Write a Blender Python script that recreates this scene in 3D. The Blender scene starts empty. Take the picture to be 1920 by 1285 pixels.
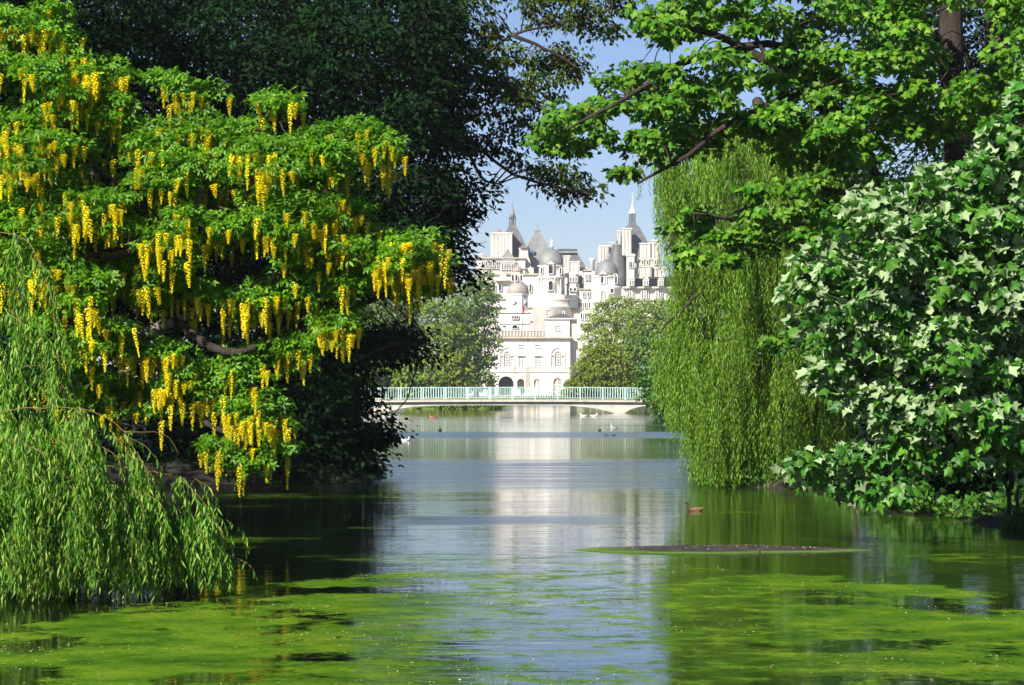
import bpy, math, random
import numpy as np
from mathutils import Vector, Matrix
from mathutils.geometry import tessellate_polygon

# ---------------------------------------------------------------- camera, sky, sun, exposure
SC = bpy.context.scene
COL = SC.collection
rng = np.random.default_rng(11)
random.seed(5)
F = 4800.0            # focal length in pixels of a 1920 px wide frame
HZ = 735.0            # horizon row
CAMZ = 2.0            # eye height above the water

cam_data = bpy.data.cameras.new('camera')
cam = bpy.data.objects.new('camera', cam_data)
COL.objects.link(cam)
cam.location = (0, 0, CAMZ)
cam.rotation_euler = (math.radians(90), 0, 0)
cam_data.sensor_width = 36.0
cam_data.lens = F / 1920.0 * 36.0
cam_data.shift_y = (HZ - 642.5) / 1920.0
cam_data.clip_start = 0.5
cam_data.clip_end = 8000
SC.camera = cam

SUN_EL, SUN_AZ = math.radians(32.5), math.radians(33)      # azimuth: to the left of straight behind the camera
to_sun = Vector((-math.sin(SUN_AZ) * math.cos(SUN_EL), -math.cos(SUN_AZ) * math.cos(SUN_EL), math.sin(SUN_EL)))
world = bpy.data.worlds.new('World')
SC.world = world
world.use_nodes = True
wn = world.node_tree.nodes
wl = world.node_tree.links
bg = wn['Background']
sky = wn.new('ShaderNodeTexSky')
sky.sky_type = 'NISHITA'
sky.sun_disc = False
sky.sun_elevation = SUN_EL
sky.sun_rotation = math.atan2(to_sun.x, to_sun.y)
sky.altitude = 20
sky.air_density = 1.0
sky.dust_density = 0.15
sky.ozone_density = 3.0
bg.inputs['Strength'].default_value = 0.05
tint = wn.new('ShaderNodeMix'); tint.data_type = 'RGBA'; tint.blend_type = 'MULTIPLY'      # a cleaner, bluer evening sky all round
tint.inputs['Factor'].default_value = 1.0
tint.inputs['B'].default_value = (0.87, 0.88, 1.10, 1)
wl.new(sky.outputs['Color'], tint.inputs['A'])
wl.new(tint.outputs['Result'], bg.inputs['Color'])

sd = bpy.data.lights.new('sun', 'SUN')
sd.energy = 5.0
sd.angle = math.radians(0.5)
sd.color = (1.0, 0.94, 0.82)
sun = bpy.data.objects.new('sun', sd)
COL.objects.link(sun)
sun.rotation_euler = to_sun.to_track_quat('Z', 'Y').to_euler()
sun.location = (-40, -40, 60)

SC.view_settings.view_transform = 'Standard'
SC.view_settings.look = 'None'
SC.view_settings.exposure = 1.0
SC.view_settings.gamma = 1.0
SC.cycles.max_bounces = 6
SC.cycles.diffuse_bounces = 3
SC.cycles.glossy_bounces = 3
SC.cycles.transmission_bounces = 4
SC.cycles.use_denoising = True


def at(px, py, d):
    """pixel of the 1920 px frame at distance d -> world point"""
    return Vector(((px - 960.0) / F * d, d, CAMZ + (HZ - py) / F * d))


def at_np(p, d):
    return np.stack([(p[:, 0] - 960.0) / F * d, d, CAMZ + (HZ - p[:, 1]) / F * d], axis=1)


# ---------------------------------------------------------------- materials
def new_mat(name):
    m = bpy.data.materials.new(name)
    m.use_nodes = True
    n = m.node_tree.nodes
    return m, n, m.node_tree.links, n['Principled BSDF'], n['Material Output']


def ramp(n, stops):
    r = n.new('ShaderNodeValToRGB')
    e = r.color_ramp.elements
    while len(e) < len(stops):
        e.new(0.5)
    for k, (p, c) in enumerate(stops):
        e[k].position = p
        e[k].color = (*c, 1)
    return r


def leaf_mat(name, cols, trans=0.35, tcol=(1.25, 1.35, 0.35), back=None, rough=0.45, spec=0.4):
    m, n, l, p, out = new_mat(name)
    g = n.new('ShaderNodeNewGeometry')
    oi = n.new('ShaderNodeObjectInfo')
    a = n.new('ShaderNodeMath'); a.operation = 'ADD'
    l.new(g.outputs['Random Per Island'], a.inputs[0]); l.new(oi.outputs['Random'], a.inputs[1])
    f = n.new('ShaderNodeMath'); f.operation = 'FRACT'; l.new(a.outputs[0], f.inputs[0])
    k = len(cols) - 1
    r = ramp(n, [(i / k, c) for i, c in enumerate(cols)])
    l.new(f.outputs[0], r.inputs['Fac'])
    # slow change of tint through the crown
    tc = n.new('ShaderNodeNewGeometry')
    nz = n.new('ShaderNodeTexNoise'); nz.inputs['Scale'].default_value = 0.9; nz.inputs['Detail'].default_value = 2
    l.new(tc.outputs['Position'], nz.inputs['Vector'])
    hs = n.new('ShaderNodeHueSaturation')
    mr = n.new('ShaderNodeMapRange'); mr.inputs[1].default_value = 0.3; mr.inputs[2].default_value = 0.7
    mr.inputs[3].default_value = 0.72; mr.inputs[4].default_value = 1.28
    l.new(nz.outputs['Fac'], mr.inputs[0]); l.new(mr.outputs[0], hs.inputs['Value'])
    l.new(r.outputs['Color'], hs.inputs['Color'])
    col = hs.outputs['Color']
    if back:
        mx = n.new('ShaderNodeMix'); mx.data_type = 'RGBA'
        l.new(g.outputs['Backfacing'], mx.inputs['Factor'])
        bv = n.new('ShaderNodeHueSaturation'); bv.inputs['Color'].default_value = (*back, 1)
        br = n.new('ShaderNodeMapRange'); br.inputs[3].default_value = 0.55; br.inputs[4].default_value = 1.12
        l.new(f.outputs[0], br.inputs[0]); l.new(br.outputs[0], bv.inputs['Value'])
        l.new(col, mx.inputs['A']); l.new(bv.outputs['Color'], mx.inputs['B'])
        col = mx.outputs['Result']
    l.new(col, p.inputs['Base Color'])
    p.inputs['Roughness'].default_value = rough
    p.inputs['Specular IOR Level'].default_value = spec
    t = n.new('ShaderNodeBsdfTranslucent')
    mu = n.new('ShaderNodeMix'); mu.data_type = 'RGBA'; mu.blend_type = 'MULTIPLY'
    mu.inputs['Factor'].default_value = 1; l.new(r.outputs['Color'], mu.inputs['A']); mu.inputs['B'].default_value = (*tcol, 1)
    l.new(mu.outputs['Result'], t.inputs['Color'])
    mix = n.new('ShaderNodeMixShader'); mix.inputs[0].default_value = trans
    l.new(p.outputs[0], mix.inputs[1]); l.new(t.outputs[0], mix.inputs[2])
    l.new(mix.outputs[0], out.inputs['Surface'])
    return m


def noise_mat(name, cols, scale=3.0, rough=0.8, bump=0.0, detail=6, stretch=(1, 1, 1), spec=0.3, bscale=None, metal=0.0):
    m, n, l, p, out = new_mat(name)
    g = n.new('ShaderNodeNewGeometry')
    mp = n.new('ShaderNodeMapping'); mp.inputs['Scale'].default_value = stretch
    l.new(g.outputs['Position'], mp.inputs['Vector'])
    nz = n.new('ShaderNodeTexNoise'); nz.inputs['Scale'].default_value = scale; nz.inputs['Detail'].default_value = detail
    nz.inputs['Roughness'].default_value = 0.62
    l.new(mp.outputs[0], nz.inputs['Vector'])
    k = len(cols) - 1
    r = ramp(n, [(0.28 + 0.44 * i / k, c) for i, c in enumerate(cols)])
    l.new(nz.outputs['Fac'], r.inputs['Fac'])
    l.new(r.outputs['Color'], p.inputs['Base Color'])
    p.inputs['Roughness'].default_value = rough
    p.inputs['Specular IOR Level'].default_value = spec
    p.inputs['Metallic'].default_value = metal
    if bump:
        b = n.new('ShaderNodeBump'); b.inputs['Strength'].default_value = bump
        b.inputs['Distance'].default_value = 0.05
        n2 = n.new('ShaderNodeTexNoise'); n2.inputs['Scale'].default_value = bscale or scale * 4; n2.inputs['Detail'].default_value = 4
        l.new(mp.outputs[0], n2.inputs['Vector'])
        l.new(n2.outputs['Fac'], b.inputs['Height']); l.new(b.outputs[0], p.inputs['Normal'])
    return m


M = {}
M['bark'] = noise_mat('bark', [(.014, .010, .008), (.034, .026, .020), (.06, .048, .037)], 6, .9, .6, stretch=(1, 1, .25))
M['bark_pale'] = noise_mat('bark_pale', [(.07, .055, .042), (.14, .12, .095), (.22, .19, .15)], 5, .9, .6, stretch=(1, 1, .3))
M['twig'] = noise_mat('twig', [(.10, .075, .02), (.20, .13, .035)], 6, .7)
M['lab_leaf'] = leaf_mat('laburnum_leaf', [(.05, .17, .006), (.10, .27, .010), (.19, .36, .016)], .45, (1.25, 1.35, .4))
M['lab_flower'] = leaf_mat('laburnum_flower', [(.80, .67, .008), (.88, .76, .015), (.92, .82, .04)], .3, (1.0, .95, .5), rough=.6, spec=.2)
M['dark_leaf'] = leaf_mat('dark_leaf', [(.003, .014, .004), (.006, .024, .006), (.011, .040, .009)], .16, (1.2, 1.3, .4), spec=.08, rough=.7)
M['olive_leaf'] = leaf_mat('olive_leaf', [(.018, .055, .010), (.045, .09, .012), (.11, .135, .016)], .36, (1.2, 1.2, .3), spec=.12, rough=.6)
M['syc_leaf'] = leaf_mat('sycamore_leaf', [(.028, .12, .008), (.07, .21, .012), (.16, .30, .022)], .36, (1.35, 1.4, .35), back=(.17, .29, .07), spec=.25)
M['pale_leaf'] = leaf_mat('pale_leaf', [(.025, .11, .010), (.045, .17, .014), (.09, .23, .02)], .28, (1.2, 1.4, .4), back=(.32, .44, .22), rough=.5)
M['bush_leaf'] = leaf_mat('bush_leaf', [(.03, .10, .01), (.055, .17, .015), (.09, .20, .02)], .3)
M['willow_leaf'] = leaf_mat('willow_leaf', [(.06, .18, .006), (.11, .26, .009), (.21, .345, .016)], .40, (1.2, 1.25, .4))
M['near_willow_leaf'] = leaf_mat('near_willow_leaf', [(.03, .13, .008), (.11, .27, .014), (.28, .42, .07)], .36, (1.2, 1.3, .4), spec=.25)
M['far_leaf'] = leaf_mat('far_leaf', [(.085, .165, .02), (.145, .235, .025), (.22, .30, .03)], .25)
M['far_leaf_b'] = leaf_mat('far_leaf_b', [(.12, .185, .03), (.18, .25, .038), (.25, .31, .045)], .25)
M['gold_leaf'] = leaf_mat('gold_leaf', [(.10, .18, .012), (.16, .235, .018), (.22, .21, .02)], .25)
M['far_dark_leaf'] = leaf_mat('far_dark_leaf', [(.05, .12, .018), (.09, .17, .022), (.15, .225, .028)], .2)
M['litter'] = leaf_mat('litter', [(.08, .035, .015), (.15, .07, .03), (.22, .13, .06)], .1, (1, 1, 1))
M['petal'] = leaf_mat('petal', [(.22, .24, .04), (.36, .33, .10), (.52, .48, .28)], .1, (1, 1, 1))
M['stone'] = noise_mat('portland_stone', [(.36, .34, .305), (.50, .485, .45), (.58, .57, .54)], .6, .85, .15, stretch=(1, 1, .35))
M['stone_b'] = noise_mat('weathered_stone', [(.22, .20, .165), (.33, .30, .25), (.42, .39, .33)], .4, .85, .15, stretch=(1, 1, .35))
M['stone_w'] = noise_mat('white_stone', [(.42, .41, .385), (.56, .55, .525), (.63, .62, .60)], .6, .85, .1)
M['stone_m'] = noise_mat('grey_stone', [(.28, .27, .25), (.42, .41, .385), (.54, .53, .50)], .5, .85, .15, stretch=(1.6, 1.6, .3))
M['slate_dark'] = noise_mat('dark_slate', [(.075, .077, .08), (.11, .11, .115), (.15, .15, .15)], .5, .6, .2)
M['slate'] = noise_mat('slate', [(.06, .063, .073), (.088, .092, .103), (.125, .129, .14)], .5, .55, .2, stretch=(1, 1, 2))
M['lead'] = noise_mat('lead_roof', [(.12, .13, .133), (.17, .18, .182), (.23, .235, .23)], .4, .6, .1)
M['dome_stone'] = noise_mat('dome_stone', [(.19, .165, .145), (.27, .24, .215), (.34, .31, .28)], .5, .8, .1)
M['glass'] = noise_mat('window_glass', [(.02, .022, .026), (.03, .033, .04)], .6, .15, 0, spec=.5)
M['white_paint'] = noise_mat('white_paint', [(.68, .68, .66), (.78, .78, .76)], 2, .5)
M['teal'] = noise_mat('teal_paint', [(.34, .50, .485), (.42, .58, .56)], 2, .4, spec=.5)
M['concrete'] = noise_mat('white_concrete', [(.30, .28, .24), (.42, .40, .36), (.50, .48, .44)], 1.2, .8, .1)
M['kerb'] = noise_mat('kerb_stone', [(.24, .19, .13), (.36, .30, .21)], 2, .85, .1)
M['terracotta'] = noise_mat('terracotta', [(.30, .10, .06), (.40, .16, .10)], 2, .8)
M['dark_iron'] = noise_mat('dark_iron', [(.04, .045, .055), (.07, .075, .085)], 2, .5)
M['skylight'] = noise_mat('skylight_glass', [(.05, .10, .26), (.08, .15, .34)], 1, .15)
M['flag_red'] = noise_mat('flag_red', [(.45, .02, .03), (.58, .04, .05)], 2, .8)
M['orange_net'] = noise_mat('ochre_stone', [(.42, .30, .14), (.55, .42, .24)], .8, .85)


# ---------------------------------------------------------------- objects
def tag(o, label=None, cat=None, group=None, kind=None):
    if label: o['label'] = label
    if cat: o['category'] = cat
    if group: o['group'] = group
    if kind: o['kind'] = kind
    return o


def thing(name, loc, label, cat, group=None):
    o = bpy.data.objects.new(name, None)
    COL.objects.link(o)
    o.location = loc
    o.empty_display_size = 0.3
    return tag(o, label, cat, group)


def adopt(o, parent):
    """parent keeps the child where it stands in the world (things are not rotated)"""
    if parent is None:
        return o
    o.parent = parent
    if parent.type == 'EMPTY':                 # part meshes carry world coordinates, so only a thing's Empty shifts its children
        o.matrix_parent_inverse = Matrix.Translation(-parent.location)
    return o


def mesh_obj(name, verts, faces, mat, parent=None, smooth=False):
    me = bpy.data.meshes.new(name)
    me.from_pydata([tuple(v) for v in verts], [], faces)
    me.update()
    if mat is not None:
        me.materials.append(mat)
    if smooth:
        me.polygons.foreach_set('use_smooth', [True] * len(me.polygons))
    o = bpy.data.objects.new(name, me)
    COL.objects.link(o)
    adopt(o, parent)
    return o


def tri_obj(name, V, T, mat, parent=None, smooth=False):
    """fast mesh from numpy arrays of vertices (n,3) and triangles (m,3)"""
    me = bpy.data.meshes.new(name)
    me.vertices.add(len(V)); me.vertices.foreach_set('co', np.ascontiguousarray(V, dtype=np.float32).ravel())
    me.loops.add(len(T) * 3); me.loops.foreach_set('vertex_index', np.ascontiguousarray(T, dtype=np.int32).ravel())
    me.polygons.add(len(T))
    me.polygons.foreach_set('loop_start', np.arange(0, len(T) * 3, 3, dtype=np.int32))
    me.polygons.foreach_set('loop_total', np.full(len(T), 3, dtype=np.int32))
    if smooth:
        me.polygons.foreach_set('use_smooth', np.ones(len(T), dtype=bool))
    me.update(calc_edges=True)
    me.validate()
    me.materials.append(mat)
    o = bpy.data.objects.new(name, me)
    COL.objects.link(o)
    adopt(o, parent)
    return o


def tube(pts, radii, seg=8):
    V, Fc = [], []
    pts = [Vector(p) for p in pts]
    n = len(pts)
    for i, p in enumerate(pts):
        t = (pts[min(i + 1, n - 1)] - pts[max(i - 1, 0)]).normalized()
        s = t.cross(Vector((0.13, 0.97, 0.21)))
        if s.length < 1e-3:
            s = t.cross(Vector((1, 0, 0)))
        s.normalize()
        u = t.cross(s)
        for k in range(seg):
            a = 2 * math.pi * k / seg
            V.append(p + (s * math.cos(a) + u * math.sin(a)) * radii[i])
    for i in range(n - 1):
        for k in range(seg):
            k2 = (k + 1) % seg
            Fc.append((i * seg + k, i * seg + k2, (i + 1) * seg + k2, (i + 1) * seg + k))
    Fc.append(tuple(range(seg))[::-1])
    Fc.append(tuple((n - 1) * seg + k for k in range(seg)))
    return V, Fc


def limb(name, parent, pts, r0, r1, mat, wob=0.0, sub=4, seg=8):
    """tapered, slightly crooked branch through control points"""
    P = [Vector(p) for p in pts]
    out, n = [], len(P)
    for i in range(n - 1):
        a, b, c, d = P[max(i - 1, 0)], P[i], P[i + 1], P[min(i + 2, n - 1)]
        for k in range(sub):
            t = k / sub
            q = 0.5 * ((2 * b) + (c - a) * t + (2 * a - 5 * b + 4 * c - d) * t * t + (3 * b - a - 3 * c + d) * t ** 3)
            out.append(q + Vector([random.uniform(-1, 1) * wob for _ in range(3)]) * (0 if i + k == 0 else 1))
    out.append(P[-1])
    rr = [r0 + (r1 - r0) * (i / (len(out) - 1)) ** 0.8 for i in range(len(out))]
    V, Fc = tube(out, rr, seg)
    return mesh_obj(name, V, Fc, mat, parent, True)


# ---------------------------------------------------------------- leaves
def leaf_template(kind):
    if kind == 'oval':
        V = [(0, 0, 0), (.27, .45, .09), (0, .55, 0), (0, 1, -.10), (-.27, .45, .09)]
        T = [(0, 1, 2), (1, 3, 2), (2, 3, 4), (0, 2, 4)]
    elif kind == 'small':
        V = [(0, 0, 0), (.25, .5, .08), (0, 1, -.06), (-.25, .5, .08)]
        T = [(0, 1, 2), (0, 2, 3)]
    elif kind == 'lance':
        V = [(0, 0, 0), (.10, .4, .03), (0, 1, -.14), (-.10, .4, .03)]
        T = [(0, 1, 2), (0, 2, 3)]
    elif kind == 'trio':                       # three leaflets from one stalk
        V, T = [], []
        for a, s in ((0, 1), (.95, .85), (-.95, .85)):
            c, q = math.cos(a), math.sin(a)
            b = len(V)
            for x, y, z in ((0, .12, 0), (.2, .55, .07), (0, 1, -.12), (-.2, .55, .07)):
                x, y = x * s, y * s
                V.append((x * c + y * q, -x * q + y * c, z * s))
            T += [(b, b + 1, b + 2), (b, b + 2, b + 3)]
    else:                                      # maple: five lobes
        o = [(0, 0), (.22, -.04), (.47, .03), (.38, .24), (.66, .54), (.30, .58), (.17, .80), (0, 1.05),
             (-.17, .80), (-.30, .58), (-.66, .54), (-.38, .24), (-.47, .03), (-.22, -.04)]
        sinus = {3, 5, 6, 8, 9, 11}
        V = [(0, .30, .08)] + [(x * .96, y, -.60 * abs(x) ** 1.3 - .42 * max(0, y - .35) - (.07 if i in sinus else 0)) for i, (x, y) in enumerate(o)]
        k = len(o)
        T = [(0, 1 + (i + 1) % k, 1 + i) for i in range(k)]
        T = [(a, c, b) for a, b, c in T]
        T = [(0, 1 + i, 1 + (i + 1) % k) for i in range(k)]
    return np.array(V, float), np.array(T, int)


def unit(v):
    return v / np.maximum(np.linalg.norm(v, axis=1, keepdims=True), 1e-9)


def frames(A, N):
    A = unit(A)
    B = unit(np.cross(A, N))
    return B, A, np.cross(B, A)


def leaf_object(name, parent, kind, P, A, N, S, mat, singles=0, single_name='leaf'):
    """all leaves of a crown as one mesh, the most visible ones (singles) as separate child objects sharing one mesh"""
    V, T = leaf_template(kind)
    B, A, N = frames(A, N)
    pick = np.zeros(len(P), bool)
    if singles:
        px = 960 + P[:, 0] / P[:, 1] * F
        py = HZ - (P[:, 2] - CAMZ) / P[:, 1] * F
        inside = (px > 15) & (px < 1905) & (py > 10) & (py < 1200)
        facing = np.abs(np.sum(N * unit(np.array([[0, 0, CAMZ]]) - P), axis=1))
        score = np.where(inside, facing * S / P[:, 1] * (1 - .9 * (P[:, 1] - P[:, 1].min()) / np.ptp(P[:, 1])), -1)
        idx = np.argsort(-score)[:singles]
        pick[idx] = True
    k = ~pick
    W = (P[k][:, None, :] + S[k][:, None, None] * (V[None, :, 0:1] * B[k][:, None, :] + V[None, :, 1:2] * A[k][:, None, :] + V[None, :, 2:3] * N[k][:, None, :]))
    n = int(k.sum())
    TT = (T[None, :, :] + (np.arange(n) * len(V))[:, None, None]).reshape(-1, 3)
    crown = tri_obj(name, W.reshape(-1, 3), TT, mat, parent)
    if singles:
        crown['kind'] = 'stuff'
        me = bpy.data.meshes.new(single_name)
        me.from_pydata([tuple(v) for v in V], [], [tuple(int(i) for i in t) for t in T])
        me.materials.append(mat)
        for i in np.nonzero(pick)[0]:
            o = bpy.data.objects.new(single_name, me)
            COL.objects.link(o)
            adopt(o, crown)
            m = Matrix.Identity(4)
            for r in range(3):
                m[r][0], m[r][1], m[r][2], m[r][3] = B[i][r] * S[i], A[i][r] * S[i], N[i][r] * S[i], P[i][r]
            o.matrix_basis = m
    return crown


# ---------------------------------------------------------------- crowns from outlines
def in_poly(p, poly):
    x, y = p[:, 0], p[:, 1]
    r = np.zeros(len(p), bool)
    j = len(poly) - 1
    for i in range(len(poly)):
        xi, yi = poly[i]; xj, yj = poly[j]
        c = ((yi > y) != (yj > y)) & (x < (xj - xi) * (y - yi) / ((yj - yi) or 1e-9) + xi)
        r ^= c
        j = i
    return r


def edge_dist(p, poly):
    d = np.full(len(p), 1e9)
    for i in range(len(poly)):
        a = np.array(poly[i], float); b = np.array(poly[(i + 1) % len(poly)], float)
        ab = b - a
        t = np.clip(((p - a) @ ab) / max(ab @ ab, 1e-9), 0, 1)
        d = np.minimum(d, np.linalg.norm(p - (a + t[:, None] * ab), axis=1))
    return d


def fill(poly, spacing, holes=(), jit=.62, keep=1.0):
    q = np.array(poly, float)
    x0, y0 = q.min(0); x1, y1 = q.max(0)
    gx, gy = np.meshgrid(np.arange(x0, x1 + spacing, spacing), np.arange(y0, y1 + spacing, spacing * .87))
    gx = gx + (np.arange(gx.shape[0])[:, None] % 2) * spacing * .5
    p = np.stack([gx.ravel(), gy.ravel()], 1) + rng.uniform(-.5, .5, 2) * spacing
    p = p + rng.uniform(-jit, jit, p.shape) * spacing
    k = in_poly(p, poly)
    for h in holes:
        k &= ~in_poly(p, h)
    p = p[k]
    if keep < 1:
        p = p[rng.random(len(p)) < keep]
    return p


def clumps(poly, d0, thick, spacing, layers, rpx, holes=(), keep=1.0, soft=120.0):
    C, R = [], []
    for L in range(layers):
        p = fill(poly, spacing, holes, keep=keep)
        if not len(p):
            continue
        w = np.sqrt(np.clip(edge_dist(p, poly) / soft, .04, 1))
        t = ((L + rng.random(len(p))) / layers) * 2 - 1
        d = d0 + thick * .5 * w * t
        C.append(at_np(p, d))
        R.append(rpx * rng.uniform(.55, 1.35, len(p)) * d / F)
    return np.concatenate(C), np.concatenate(R)


def clump_leaves(C, R, n, flat=.55, up=.5, droop=.45, size=(.08, .12), upper=.7, rnd=.6, shell=2.4):
    k = len(C)
    cnt = rng.poisson(n, k) if np.isscalar(n) else rng.poisson(n)
    idx = np.repeat(np.arange(k), cnt)
    m = len(idx)
    u = unit(rng.normal(size=(m, 3)))
    z = np.abs(u[:, 2]) * np.where(rng.random(m) < upper, 1, -1)
    u[:, 2] = z
    r = rng.random(m) ** (1 / shell)
    sc = np.array([1, 1, flat])
    P = C[idx] + u * sc * (R[idx] * r)[:, None]
    N = unit(.55 * u + up * np.array([-.38, -.36, .85]) + rng.normal(size=(m, 3)) * rnd * .6)
    A = unit(u * np.array([1, 1, .25]) + np.array([0, 0, -droop]) + rng.normal(size=(m, 3)) * rnd * .7)
    S = rng.uniform(size[0], size[1], m)
    return P, A, N, S


def twigs(name, parent, hub_pts, C, r0, mat, share=1.0, seg=4):
    """thin branchlets from the nearest limb point to each clump, one joined part"""
    V, Fc = [], []
    H = np.array([tuple(h) for h in hub_pts])
    for c in C:
        if random.random() > share:
            continue
        d = np.linalg.norm(H - c, axis=1) + np.random.default_rng(int(abs(c[0] * 997 + c[2] * 131)) % 9999).random(len(H)) * .3
        h = H[int(np.argmin(d))]
        a, b = Vector(h), Vector(c)
        L = (b - a).length
        mid = a.lerp(b, .5) + Vector((random.uniform(-.12, .12), random.uniform(-.12, .12), random.uniform(0, .16))) * L
        v, f = tube([a, a.lerp(mid, .6) + Vector((0, 0, .03 * L)), mid, mid.lerp(b, .6), b], [r0, r0 * .85, r0 * .65, r0 * .45, r0 * .2], seg)
        o = len(V)
        V += v
        Fc += [tuple(i + o for i in q) for q in f]
    ob = mesh_obj(name, V, Fc, mat, parent, True)
    ob['kind'] = 'stuff'
    return ob


def path_pts(pts, n=6):
    out = []
    for a, b in zip(pts[:-1], pts[1:]):
        for k in range(n):
            out.append(Vector(a).lerp(Vector(b), k / n))
    out.append(Vector(pts[-1]))
    return out

# ================================================================ the setting: ground and lake
LY = [-50, 6, 20, 35, 46, 54, 57, 66, 90, 160, 240, 300, 445, 5000]
LX = [-9, -9, -9, -9.5, -9.6, -9.4, -3.2, -3.2, -7, -12, -15.5, -21, -26, -26]
RY = [-50, 6, 20, 30, 37.6, 43.6, 52, 54.5, 58, 75, 101, 160, 240, 300, 445, 5000]
RX = [9, 9, 8.5, 8.3, 7.5, 6.25, 6.2, 4.2, 4.2, 5.4, 7.2, 11, 16, 22, 26, 26]


def smooth(a, b, x):
    t = np.clip((x - a) / (b - a), 0, 1)
    return t * t * (3 - 2 * t)


def build_ground():
    xs = np.concatenate([[-3000, -1500, -700, -300, -150, -80, -50], np.arange(-36, 36.1, .6), [50, 80, 150, 300, 700, 1500, 3000]])
    ys = np.concatenate([[-400, -120, -40, -10, 0], np.arange(4, 110, .8), np.arange(110, 460, 3.0), [480, 520, 560, 640, 800, 1100, 1800, 3500, 6000]])
    X, Y = np.meshgrid(xs, ys)
    wob = .25 * np.sin(Y * .9 + np.sin(X * .7) * 2) + .18 * np.sin(Y * 2.3 + X)
    s = np.maximum.reduce([np.interp(Y, LY, LX) - X, X - np.interp(Y, RY, RX), 8 - Y, Y - 445.0]) + wob * (Y < 120)
    land = .05 + .42 * smooth(0, 2.2, s) + .35 * smooth(2, 9, s) + .5 * smooth(440, 470, Y)
    land += .05 * np.sin(X * 1.7 + Y * .8) * smooth(0, 2, s)
    Z = np.where(s > 0, land, -np.minimum(1.2, -s * .5) - .02)
    r = ((X + 6.6) / 6.0) ** 2 + ((Y - 299) / 8.0) ** 2          # the low grassy island beyond the bridge
    Z = np.where(r < 1, np.maximum(Z, .85 * np.clip(1 - r, 0, 1) ** .5), Z)
    V = np.stack([X.ravel(), Y.ravel(), Z.ravel()], 1)
    nx, ny = len(xs), len(ys)
    i, j = np.meshgrid(np.arange(nx - 1), np.arange(ny - 1))
    a = (j * nx + i).ravel()
    T = np.concatenate([np.stack([a, a + 1, a + nx + 1], 1), np.stack([a, a + nx + 1, a + nx], 1)])
    o = tri_obj('ground', V, T, None or M['ground'], None, True)
    return tag(o, kind='structure')


m, n, l, p, out = new_mat('ground')
g = n.new('ShaderNodeNewGeometry')
nz = n.new('ShaderNodeTexNoise'); nz.inputs['Scale'].default_value = 1.6; nz.inputs['Detail'].default_value = 8
l.new(g.outputs['Position'], nz.inputs['Vector'])
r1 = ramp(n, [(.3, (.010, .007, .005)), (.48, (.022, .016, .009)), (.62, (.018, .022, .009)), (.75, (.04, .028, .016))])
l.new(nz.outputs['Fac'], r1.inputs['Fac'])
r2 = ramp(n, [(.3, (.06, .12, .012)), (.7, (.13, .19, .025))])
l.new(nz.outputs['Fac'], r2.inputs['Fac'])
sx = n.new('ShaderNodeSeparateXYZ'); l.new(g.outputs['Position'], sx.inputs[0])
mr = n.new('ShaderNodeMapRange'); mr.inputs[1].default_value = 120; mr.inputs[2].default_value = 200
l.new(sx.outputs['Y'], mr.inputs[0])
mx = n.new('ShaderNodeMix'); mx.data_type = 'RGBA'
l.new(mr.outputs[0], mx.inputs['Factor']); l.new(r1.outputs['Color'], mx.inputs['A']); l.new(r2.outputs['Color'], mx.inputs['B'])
# pale gravel of the parade ground
mr2 = n.new('ShaderNodeMapRange'); mr2.inputs[1].default_value = 468; mr2.inputs[2].default_value = 472
l.new(sx.outputs['Y'], mr2.inputs[0])
mx2 = n.new('ShaderNodeMix'); mx2.data_type = 'RGBA'
l.new(mr2.outputs[0], mx2.inputs['Factor']); l.new(mx.outputs['Result'], mx2.inputs['A']); mx2.inputs['B'].default_value = (.45, .38, .30, 1)
l.new(mx2.outputs['Result'], p.inputs['Base Color'])
p.inputs['Roughness'].default_value = .9
b = n.new('ShaderNodeBump'); b.inputs['Strength'].default_value = .8; b.inputs['Distance'].default_value = .08
l.new(nz.outputs['Fac'], b.inputs['Height']); l.new(b.outputs[0], p.inputs['Normal'])
M['ground'] = m
build_ground()


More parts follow.
